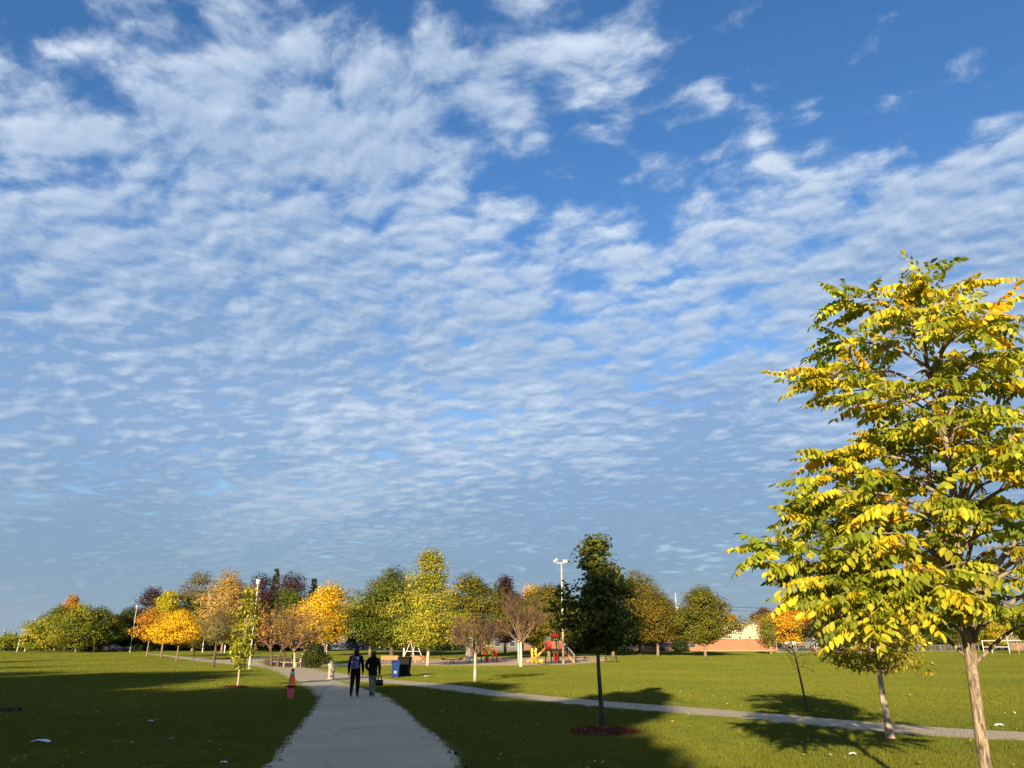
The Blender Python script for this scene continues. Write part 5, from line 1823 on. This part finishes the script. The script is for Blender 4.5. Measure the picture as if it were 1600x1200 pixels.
def play_house():
    Y = 97.0
    p, s = ypx(763, 1030, Y)
    r = thing('play_house', 'yellow and red toddler play house on black legs', 'playground', (p.x, Y, terrain(Y) + .0165))

    def X(px):
        return (px - 763) * s
    for px in (752, 761, 770, 776):
        for y in (-.5, .5):
            MB().tube([(X(px), y, 0), (X(px), y, 1.25)], .05, 8).build('leg', DARKMET, r)
    MB().box((X(764), 0, .72), (X(777) - X(751), 1.2, .08)).build('deck', DARKMET, r)
    MB().box((X(757), -.62, 1.05), (X(762) - X(752), .05, .52)).build('panel', ORAP, r, bevel=.02)
    MB().box((X(766), -.62, 1.10), (X(770) - X(762.4), .05, .62)).build('panel', YELP, r, bevel=.02)
    MB().lathe([(.05, -.02), (.30, 0), (.33, .04), (.28, .08)], 14, (X(766), -.66, 1.1)).build('bubble', YELP, r, smooth=True)
    MB().box((X(773.5), -.62, 1.0), (X(777) - X(770.4), .05, .75)).build('panel', REDP, r, bevel=.02)
    x0, x1 = X(757), X(771)
    MB().add([(x0, -.75, 1.42), (x1, -.75, 1.42), (x1, .75, 1.42), (x0, .75, 1.42), (x0 + .2, 0, 1.95), (x1 - .2, 0, 1.95)], [(0, 1, 5, 4), (1, 2, 5), (2, 3, 4, 5), (3, 0, 4), (3, 2, 1, 0)]).build('roof', YELP, r)
    MB().box((X(761), -.3, .32), (.5, .3, .5)).build('play_panel', REDP, r, bevel=.03)
    MB().add([(X(777), -.3, .72), (X(777), .3, .72), (X(786), .3, .1), (X(786), -.3, .1), (X(777), -.3, .62), (X(777), .3, .62), (X(786), .3, .02), (X(786), -.3, .02)],
             [(0, 3, 2, 1), (4, 5, 6, 7), (0, 4, 7, 3), (1, 2, 6, 5), (0, 1, 5, 4), (3, 7, 6, 2)]).build('slide', REDP, r)
    return r


play_house()


def rider(px, py, Y, label):
    p, s = ypx(px, py, Y)
    r = thing('spring_rider', label, 'spring rider', (p.x, Y, terrain(Y) + .0165))
    MB().tube([(.11 * math.cos(t * 1.2), .11 * math.sin(t * 1.2), .015 * t) for t in range(26)], .014, 5).build('spring', DARKMET, r)
    MB().extr([(-.42, .42), (.40, .40), (.48, .72), (.36, .92), (.22, .70), (-.22, .66), (-.46, .86)], -.09, .09).build('figure', WHITE, r, bevel=.02)
    MB().tube([(.22, -.2, .74), (.22, .2, .74)], .02, 6).build('handlebar', DARKMET, r)
    return r


rider(734, 1031, 95, 'white spring rider on the sand beside the white post')


def picnic(px, py, Y, label, rz):
    p, s = ypx(px, py, Y)
    r = thing('picnic_table', label, 'picnic table', (p.x, Y, terrain(Y) + .0165), rz, 'dark picnic tables beside the playground')
    for i in range(4):
        MB().box((0, -.27 + i * .18, .75), (1.8, .165, .045)).build('top_plank', DARKMET, r)
    for s_ in (-1, 1):
        MB().box((0, s_ * .68, .45), (1.8, .25, .045)).build('seat_plank', DARKMET, r)
        MB().beam((s_ * .65, -.5, 0), (s_ * .65, .25, .73), .05, .08).build('leg', DARKMET, r)
        MB().beam((s_ * .56, .5, 0), (s_ * .56, -.25, .73), .05, .08).build('leg', DARKMET, r)
        MB().beam((s_ * .605, -.68, .40), (s_ * .605, .68, .40), .045, .06).build('brace', DARKMET, r)
    return r


picnic(907, 1033, 100, 'dark picnic table beyond the tower stairs', .2)
picnic(955, 1034, 96, 'dark picnic table behind the near maple\'s trunk', -.3)


# ------------------------------------------------------------------ planting bed with its low rail
bed_px = [(411, 1037), (432, 1041.5), (470, 1042.8), (499, 1040), (505, 1034), (480, 1031), (440, 1030), (416, 1032)]
bo = G(bed_px)
bc = Vector((sum(p[0] for p in bo) / len(bo), sum(p[1] for p in bo) / len(bo)))
mound = MB()
ring = smooth_line(bo + [bo[0]], 1.2)[:-1]
n_ = len(ring)
vs = []
for (f, z) in ((1.0, 0.016), (.93, .10), (.6, .22), (.25, .28)):
    for (x, y) in ring:
        vs.append((bc.x + (x - bc.x) * f, bc.y + (y - bc.y) * f, terrain(y) + z))
vs.append((bc.x, bc.y, terrain(bc.y) + .30))
fs = [(i * n_ + j, i * n_ + (j + 1) % n_, (i + 1) * n_ + (j + 1) % n_, (i + 1) * n_ + j) for i in range(3) for j in range(n_)] + [(3 * n_ + j, 3 * n_ + (j + 1) % n_, 4 * n_) for j in range(n_)]
struct(mound.add(vs, fs).build('planting_bed', SOILM, smooth=True))
ra = thing('bed_rail', 'low weathered wooden rail along the front of the planting bed', 'fence', (*G([(445, 1040)])[0], terrain(80)))
ro = Vector(ra.location)
rp = [Vector((*p, terrain(p[1]))) - ro for p in G([(424, 1040.6), (443, 1042.4), (462, 1043.2), (481, 1042.8), (492, 1041.6)])]
for p in rp:
    MB().tube([p + Vector((0, 0, -.05)), p + Vector((0, 0, .42))], .07, 8).build('post', WOOD_GREY, ra)
for a, b in zip(rp[:-1], rp[1:]):
    MB().tube([a + Vector((0, 0, .44)), b + Vector((0, 0, .44))], .05, 8).build('rail', WOOD_GREY, ra)


# ------------------------------------------------------------------ mulch rings
def mulch(px, py, rx, ry, h, label, seed, mat=MULCH, grain=True):
    b = gpx(px, py)
    rg = np.random.default_rng(seed)
    r = thing('mulch_ring', label, 'mulch', b)
    m = MB()
    nn = 28
    vs = []
    for (f, z) in ((1.0, .005), (.9, .045 * h / .1), (.65, .085 * h / .1), (.3, h)):
        for k in range(nn):
            a = 2 * math.pi * k / nn
            q = 1 + .09 * math.sin(3 * a + seed) + .06 * math.sin(7 * a + 2 * seed) + rg.normal(0, .03)
            vs.append((rx * f * q * math.cos(a), ry * f * q * math.sin(a), z + rg.normal(0, .006)))
    vs.append((0, 0, h))
    fs = [(i * nn + j, i * nn + (j + 1) % nn, (i + 1) * nn + (j + 1) % nn, (i + 1) * nn + j) for i in range(3) for j in range(nn)] + [(3 * nn + j, 3 * nn + (j + 1) % nn, 4 * nn) for j in range(nn)]
    m.add(vs, fs).build('mound', mat, r, smooth=True)
    if grain:
        n2 = 1500
        a = rg.uniform(0, 6.283, n2)
        f = np.sqrt(rg.uniform(0, 1.06, n2))
        pos = np.stack([rx * f * np.cos(a), ry * f * np.sin(a), np.interp(f, [0, .3, .65, .9, 1.1], [h, h, .085 * h / .1, .045 * h / .1, .0]) + rg.uniform(.0, .02, n2)], 1)
        me = leaf_mesh('bark_chip', pos, rg.normal(0, 1, (n2, 3)), rg.normal(0, .5, (n2, 3)) + [0, 0, 1], rg.uniform(.03, .08, n2), np.array([[.15, .045, .022]]) * rg.normal(1, .35, (n2, 1)).clip(.3, 2), T_NEEDLE if False else T_DIAMOND, LEAF)
        o = bpy.data.objects.new('bark_chip', me)
        C.objects.link(o)
        o.parent = r
        struct(o, 'stuff')


mulch(945, 1146, .70, .62, .10, 'red bark mulch ring around the shaded maple', 1)
mulch(366, 1075, .62, .6, .07, 'red bark mulch ring around the slender young tree', 2)
mulch(1395, 1156, .36, .34, .02, 'worn bare earth ring around the pale-trunked yellow tree', 3, SOILM, False)
mulch(1263, 1116, .34, .3, .015, 'worn bare earth patch around the leaning sapling', 4, SOILM, False)


# ------------------------------------------------------------------ school
def school():
    Y = 178.0
    zt = terrain(Y)
    a, s = ypx(1003, 1014, Y)
    b, _ = ypx(1213.5, 1014, Y)
    W = b.x - a.x
    H = ypx(1150, 974, Y)[0].z - zt
    hb = ypx(1150, 999, Y)[0].z - zt
    r = thing('school_building', 'long low school with orange brick base and cream upper wall', 'building', (a.x, Y, zt))
    wl = MB()
    wl.box((W / 2, 6.0, hb / 2), (W, 12.0, hb))
    wl.build('brick_wall', BRICK, r)
    MB().box((W / 2, 6.0, (hb + H) / 2 + .002), (W - .1, 11.9, H - hb - .004)).build('upper_wall', CREAM_PAINT, r)
    x = (1100 - 1003) * s
    n = 8
    x0, x1 = (1086 - 1003) * s, W - .75
    for i in range(n):
        w_ = (x1 - x0) / n
        MB().box((x0 + w_ * (i + .5), -.02, hb + .75 + (H - hb - .95) / 2), (w_ - .10, .10, H - hb - 1.0)).build('panel', CREAM_PAINT, r)
        for q in range(2):
            f = MB().box((x0 + w_ * (i + .28 + .44 * q), -.02, hb + .42), (w_ * .26, .10, .36)).build('window', TRIM, r)
            MB().box((x0 + w_ * (i + .28 + .44 * q), -.075, hb + .42), (w_ * .21, .02, .26)).build('pane', GLASS if q else CREAM_PAINT, f)
    MB().box((W / 2, 5.9, H + .09), (W + .3, 12.4, .22)).build('coping', TRIM, r)
    MB().box((W / 2, -.06, hb + .06), (W + .1, .2, .14)).build('ledge', TRIM, r)
    MB().box((W - .3, -.12, H / 2), (.8, .4, H - .01)).build('brick_pier', BRICK, r)
    for px in (1012, 1024, 1042, 1052, 1070, 1082):
        x = (px - 1003) * s
        f = MB().box((x, -.03, hb * .52), (1.35, .12, 1.1)).build('window', TRIM, r)
        MB().box((x, -.095, hb * .52), (1.2, .02, .95)).build('pane', GLASS, f)
    d = MB().box((((1035 - 1003) * s), -.03, 1.02), (1.1, .1, 2.0)).build('door', DARKMET, r)
    MB().box(((1035 - 1003) * s + .4, -.10, 1.0), (.05, .05, .25)).build('handle', GALV, d)
    MB().box((W * .7, -.6, .05), (W * .55, 1.1, .12)).build('footing', CONC, r)


school()


def hut():
    Y = 168.0
    zt = terrain(Y)
    a, s = ypx(1272, 1013, Y)
    b, _ = ypx(1345, 1013, Y)
    W = b.x - a.x
    H = ypx(1290, 984, Y)[0].z - zt
    r = thing('grey_hut', 'grey ribbed hut with a dark red base behind the leafy branches', 'building', (a.x, Y, zt))
    MB().box((W / 2, 2.5, .35), (W, 5, .70)).build('base_wall', pmat('dark_red_wall', (0.16, 0.03, 0.03), .8, .1, 1), r)
    MB().box((W / 2, 2.5, .7 + (H - .7) / 2), (W, 5, H - .7)).build('wall', pmat('grey_siding', (0.26, 0.27, 0.29), .7, .1, 1), r)
    n = 16
    for i in range(n):
        MB().box((W * (i + .5) / n, -.04, .72 + (H - .75) / 2), (.10, .08, H - .75)).build('rib', pmat('rib', (0.30, 0.31, 0.33), .6, .1, 1) if i == 0 else bpy.data.materials['rib'], r)
    MB().box((W / 2, 2.5, H + .1), (W + .4, 5.4, .18)).build('roof', DARKMET, r)


hut()


def fence(label, pts_px, Y, H, spacing, mat=GALV, name='chain_link_fence', group=None):
    A, s = ypx(pts_px[0], 1015, Y)
    B_, _ = ypx(pts_px[1], 1015, Y)
    zt = terrain(Y)
    r = thing(name, label, 'fence', (A.x, Y, zt), 0, group)
    L = B_.x - A.x
    n = max(2, int(L / spacing))
    for i in range(n + 1):
        MB().tube([(L * i / n, 0, -.05), (L * i / n, 0, H + .05)], .05, 8).build('post', mat, r)
    MB().tube([(0, 0, H), (L, 0, H)], .035, 6).build('top_rail', mat, r)
    MB().tube([(0, 0, .08), (L, 0, .08)], .02, 6).build('bottom_rail', mat, r)
    w_ = MB()
    st = .34
    k = int(L / st)
    for i in range(k):
        for sg in (-1, 1):
            x = i * st
            x2 = x + sg * (H - .1)
            x_a, z_a, x_b, z_b = x, .08, x2, H
            if x_b < 0:
                z_b = .08 + (H - .08) * x_a / max(1e-6, (x_a - x_b)); x_b = 0
            if x_b > L:
                z_b = .08 + (H - .08) * (L - x_a) / (x_b - x_a); x_b = L
            w_.tube([(x_a, 0, z_a), (x_b, 0, z_b)], .007, 3, cap=False)
    struct(w_.build('wire_mesh', mat, r, recalc=False), 'stuff')
    return r


fence('wire fence between the school and the grey hut', (1214, 1274), 160, 1.9, 3.2)
fence('wire fence in front of the grey hut', (1276, 1345), 159, 1.9, 3.4)
fence('wire fence along the far edge of the right lawn', (1350, 1530), 172, 1.3, 4.0)
# two small notices on the fence
for px, lab in ((1229, 'small white notice on the wire fence, next to the school'), (1240.5, 'small white notice on the wire fence, further from the school')):
    p, s = ypx(px, 1004.5, 159.8)
    nt = thing('notice_sign', lab, 'sign', (p.x, 159.88, p.z), 0, 'white notices on the fence')
    MB().box((0, 0, 0), (.62, .03, .48)).build('board', WHITE, nt)
    MB().box((0, -.02, .06), (.42, .006, .03)).build('print_line', DARKMET, nt)
    MB().box((0, -.02, -.05), (.42, .006, .03)).build('print_line', DARKMET, nt)


def backstop():
    Y = 150.0
    zt = terrain(Y)
    a, s = ypx(1537, 1016, Y)
    r = thing('backstop', 'white pipe ball field backstop with wire panels beyond the trunk', 'fence', (a.x, Y, zt))

    def X(px):
        return (px - 1537) * s
    for px, h in ((1537, 2.3), (1550, 1.5), (1577, 3.6), (1612, 3.6), (1650, 3.6)):
        MB().tube([(X(px), 0, -.05), (X(px), 0, h)], .075, 8).build('post', WHITE, r)
    for (p0, p1, z) in ((1537, 1577, 2.25), (1537, 1577, 1.15), (1577, 1650, 3.55), (1577, 1650, 2.3)):
        MB().tube([(X(p0), 0, z), (X(p1), 0, z)], .055, 8).build('rail', WHITE, r)
    MB().box(((X(1579) + X(1648)) / 2, .04, 1.2), (X(1648) - X(1579), .04, 1.3)).build('board', pmat('dull_board', (0.20, 0.13, 0.08), .8, .15, 1), r)
    w_ = MB()
    for i in range(26):
        x = X(1577) + (X(1650) - X(1577)) * i / 26
        w_.tube([(x, .02, 1.9), (x, .02, 3.5)], .008, 3, cap=False)
    for i in range(8):
        w_.tube([(X(1577), .02, 1.9 + i * .21), (X(1650), .02, 1.9 + i * .21)], .008, 3, cap=False)
    struct(w_.build('wire_mesh', GALV, r, recalc=False), 'stuff')


backstop()
plain_post('cream_post', 'short tan post on the grass before the backstop', 1592.5, 1020, 138, 1004, .07, WOOD_GREY)


# ------------------------------------------------------------------ houses behind the trees
def house(name, label, px0, px1, Y, eave, ridge, wallm, roofm, wins, door=None, base_y=1013):
    zt = terrain(Y)
    a, s = ypx(px0, base_y, Y)
    W = (px1 - px0) * s
    h = ypx(px0, eave, Y)[0].z - zt
    hr = ypx(px0, ridge, Y)[0].z - zt
    r = thing(name, label, 'house', (a.x, Y, zt))
    D = 8.0
    MB().box((W / 2, D / 2, h / 2), (W, D, h)).build('wall', wallm, r)
    rf = MB()
    o = .5
    rf.add([(-o, -o, h + .002), (W + o, -o, h + .002), (W + o, D + o, h + .002), (-o, D + o, h + .002), (-o, D / 2, hr), (W + o, D / 2, hr)], [(0, 1, 5, 4), (1, 2, 5), (2, 3, 4, 5), (3, 0, 4), (3, 2, 1, 0)])
    rfo = rf.build('roof', roofm, r)
    MB().box((W * .7, D * .6, hr), (.9, .7, 1.4)).build('chimney', BRICK_BR, rfo)
    for (u, v_, w_, hh) in wins:
        f = MB().box((W * u, -.02, h * v_), (w_, .10, hh)).build('window', TRIM, r)
        MB().box((W * u, -.075, h * v_), (w_ - .22, .02, hh - .22)).build('pane', GLASS, f)
    if door:
        d = MB().box((W * door, -.02, 1.05), (1.0, .1, 2.1)).build('door', DARKMET, r)
        MB().box((W * door + .38, -.09, 1.05), (.05, .05, .14)).build('handle', GALV, d)
    return r


SIDING = pmat('pale_siding', (0.26, 0.27, 0.28), .8, .06, .5)
ROOFG = pmat('grey_shingle', (0.07, 0.065, 0.06), .9, .15, 1.5)
house('house', 'pale grey house behind the parked cars and the yellow tree', 497, 602, 222, 985, 968, SIDING, ROOFG, [(.12, .5, 1.6, 1.4), (.45, .55, 1.1, 2.2), (.56, .55, 1.1, 2.2), (.78, .5, 1.8, 1.4)], .66)
house('house', 'grey house behind the bare trees and play house', 766, 812, 186, 996, 984, pmat('grey_wall', (0.095, 0.095, 0.095), .8, .08, .5), ROOFG, [(.25, .5, 1.4, 1.2), (.75, .5, 1.4, 1.2)], .5)
house('house', 'brown brick house behind the slides', 814, 905, 190, 996, 982, BRICK_BR, ROOFG, [(.2, .5, 1.6, 1.2), (.8, .5, 1.6, 1.2)], .5)
house('house', 'low brown house in the shade behind the row of saplings', 232, 330, 222, 998, 986, BRICK_BR, ROOFG, [(.3, .5, 1.6, 1.1), (.7, .5, 1.6, 1.1)], .5)


# ------------------------------------------------------------------ cars
def car(px, Y, label, paint, rz=0.0, base_y=1013, L=4.5):
    p, s = ypx(px, base_y, Y)
    r = thing('parked_car', label, 'car', (p.x, Y, terrain(Y) + (.021 if Y > 201 else 0)), rz, 'cars parked at the far side of the park')
    k = L / 4.5
    body = [(-2.22, .42), (-2.25, .72), (-2.05, .92), (-1.0, .98), (1.35, .98), (2.1, .90), (2.25, .65), (2.22, .35), (1.9, .28), (-1.9, .28)]
    MB().extr([(x * k, z) for x, z in body], -.86, .86).build('body', paint, r, bevel=.05)
    cab = [(-1.75, .97), (-1.25, 1.42), (.35, 1.45), (1.15, .97)]
    MB().extr([(x * k, z) for x, z in cab], -.74, .74).build('cabin', paint, r, bevel=.04)
    for y in (-.752, .752):
        win = [(-1.52, 1.0), (-1.16, 1.36), (.28, 1.38), (.90, 1.0)]
        MB().extr([(x * k, z) for x, z in win], y - .008, y + .008).build('side_window', GLASS, r)
    for x in (-1.38, 1.38):
        for y in (-.80, .80):
            wv = MB().tube([(x * k, y - .1, .32), (x * k, y + .1, .32)], .32, 16).build('wheel', RUBBER, r)
            MB().tube([(x * k, y - .115, .32), (x * k, y + .115, .32)], .19, 12).build('rim', GALV, wv)
    for y in (-.6, .6):
        MB().box((2.235 * k, y, .66), (.06, .34, .14)).build('headlight', WHITE, r)
        MB().box((-2.235 * k, y, .72), (.05, .30, .16)).build('tail_light', REDP, r)
    return r


CARW = pmat('white_car_paint', (0.74, 0.72, 0.68), .3, .03, 2, coat=.5)
CARD = pmat('dark_blue_car_paint', (0.02, 0.03, 0.07), .3, .05, 2, coat=.6)
CARS = pmat('silver_car_paint', (0.40, 0.42, 0.45), .3, .05, 2, coat=.6)
car(168, 172, 'white car parked beside the round yellow bush', CARW, .05, 1018, 4.5)
car(188, 174, 'longer white van-like car parked before the tall lamp', CARW, -.04, 1018, 5.4)
car(488, 206, 'silver car parked beyond the dark shrub', CARS, .1)
car(556, 206, 'dark blue car parked before the pale house door', CARD, 0)
car(581, 206, 'dark blue car parked at the pale house corner', CARD, .05)
car(604, 200, 'small white car parked under the large round maple', CARW, .3, L=3.9)

# ------------------------------------------------------------------ skyline towers
TOW = pmat('haze_tinted_wall', (0.075, 0.10, 0.14), .5, .08, .02)  # distance haze painted into the walls as a flat blue-grey
for px, top, w_, lab in ((17, 989, 7, 'haze-tinted blue-grey tower block on the horizon, the broader one'), (36, 986, 4, 'slim haze-tinted tower block on the horizon beside the white posts'), (30, 991, 4, 'low slim tower block on the horizon between the others'), (2, 984, 3, 'thin mast-like tower at the open horizon')):
    p, s = ypx(px, 1013, 2400)
    H = ypx(px, top, 2400)[0].z
    r = thing('tower_block', lab, 'building', (p.x, 2400, 1.5), .2, 'towers on the horizon')
    MB().box((0, 0, H / 2), (w_ * s, w_ * s * .8, H)).build('wall', TOW, r)
    MB().box((0, 0, H + 1.5), (w_ * s * .5, w_ * s * .4, 3)).build('roof', TOW, r)
    for i in range(int(H / 7)):
        MB().box((0, -w_ * s * .4 - .3, 4 + i * 7), (w_ * s * .86, .8, 2.4)).build('window_band', GLASS, r)


# ------------------------------------------------------------------ timber edge and litter on the left lawn
p = gpx(2, 1112)
q = gpx(34, 1111.5)
te = thing('timber_edging', 'low dark timber edging lying in the shaded lawn', 'timber', p)
d = q - p
MB().box((d.x / 2 - 1.0, 0, .05), (d.x + 2.0, .14, .13)).build('beam', pmat('old_timber', (0.075, 0.045, 0.032), .9, .2, 6, stretch=(1, 8, 8)), te, bevel=.015)
MB().box((d.x - .05, -.01, .08), (.10, .18, .17)).build('end_post', pmat('old_timber_end', (0.10, 0.07, 0.05), .9, .2, 6), te, bevel=.012)


def litter(px, py, L, label, seed, flat=.3):
    rg = np.random.default_rng(seed)
    b = gpx(px, py)
    m = MB()
    nx_, ny_ = 7, 5
    vs = []
    for j in range(ny_):
        for i in range(nx_):
            u, v_ = i / (nx_ - 1) - .5, j / (ny_ - 1) - .5
            vs.append((L * u * (1 - .35 * abs(v_)) + rg.normal(0, .03 * L), L * .42 * v_ + rg.normal(0, .04 * L), .055 + L * flat * (.25 - u * u - .5 * v_ * v_) + rg.normal(0, .035 * L)))
    fs = [(j * nx_ + i, j * nx_ + i + 1, (j + 1) * nx_ + i + 1, (j + 1) * nx_ + i) for j in range(ny_ - 1) for i in range(nx_ - 1)]
    o = m.add(vs, fs).build('litter', PAPER, recalc=False)
    o.location = b
    o.rotation_euler = (0, 0, rg.uniform(-.2, .5))
    sm = o.modifiers.new('thickness', 'SOLIDIFY')
    sm.thickness = .004
    return tag(o, label, 'litter', None)


litter(63, 1163, .34, 'crumpled white plastic bag lying on the shaded lawn', 1, .35)
litter(235, 1130, .15, 'small square of white paper on the shaded lawn', 2, .2)
litter(349, 1197, .11, 'white paper scrap close to the path edge on the left lawn', 3, .6)
litter(1561, 1137, .22, 'crumpled pale wrapper on the sunny lawn by the crossing path', 4, .6)
litter(1333, 1183, .13, 'pale paper scrap on the sunny lawn below the tree shadow', 5, .5)
litter(666, 1058, .30, 'pale paper scrap on the grass beside the black bin', 6, .5)

# fallen leaves and clover heads
def scatter_leaves():
    rg = np.random.default_rng(44)
    pts = lawn_points(10.5, 38, 1.6, 21)
    n2 = len(pts)
    pos = pts + np.stack([np.zeros(n2), np.zeros(n2), rg.uniform(.035, .06, n2)], 1)
    cols = np.array([[.42, .30, .06], [.30, .17, .05], [.50, .46, .34], [.36, .33, .10]])[rg.choice(4, n2, p=[.3, .2, .3, .2])]
    me = leaf_mesh('fallen_leaf', pos, rg.normal(0, 1, (n2, 3)) * [1, 1, .2], rg.normal(0, .4, (n2, 3)) + [0, 0, 1], rg.uniform(.03, .075, n2), cols * rg.normal(1, .2, (n2, 1)).clip(.5, 1.5), T_OVAL, LEAF)
    o = bpy.data.objects.new('fallen_leaf', me)
    C.objects.link(o)
    tag(o, 'small fallen leaves and clover heads scattered over the near lawn', 'leaves')
    struct(o, 'stuff')
    # dark leaf litter along the path edges
    e = np.array(RR[30:] + LL[30:])
    e = e[(e[:, 1] > 9) & (e[:, 1] < 32)]
    j = rg.choice(len(e), 150)
    pos = np.concatenate([e[j] + rg.normal(0, .09, (150, 2)), rg.uniform(.008, .03, (150, 1))], 1)
    me = leaf_mesh('leaf_litter', pos, rg.normal(0, 1, (150, 3)) * [1, 1, .1], rg.normal(0, .25, (150, 3)) + [0, 0, 1], rg.uniform(.05, .12, 150), np.array([[.045, .032, .018]]) * rg.normal(1, .3, (150, 1)).clip(.4, 2), T_OVAL, LEAF)
    o = bpy.data.objects.new('leaf_litter', me)
    C.objects.link(o)
    tag(o, 'dark fallen leaves gathered along the path edges', 'leaves')
    struct(o, 'stuff')


scatter_leaves()
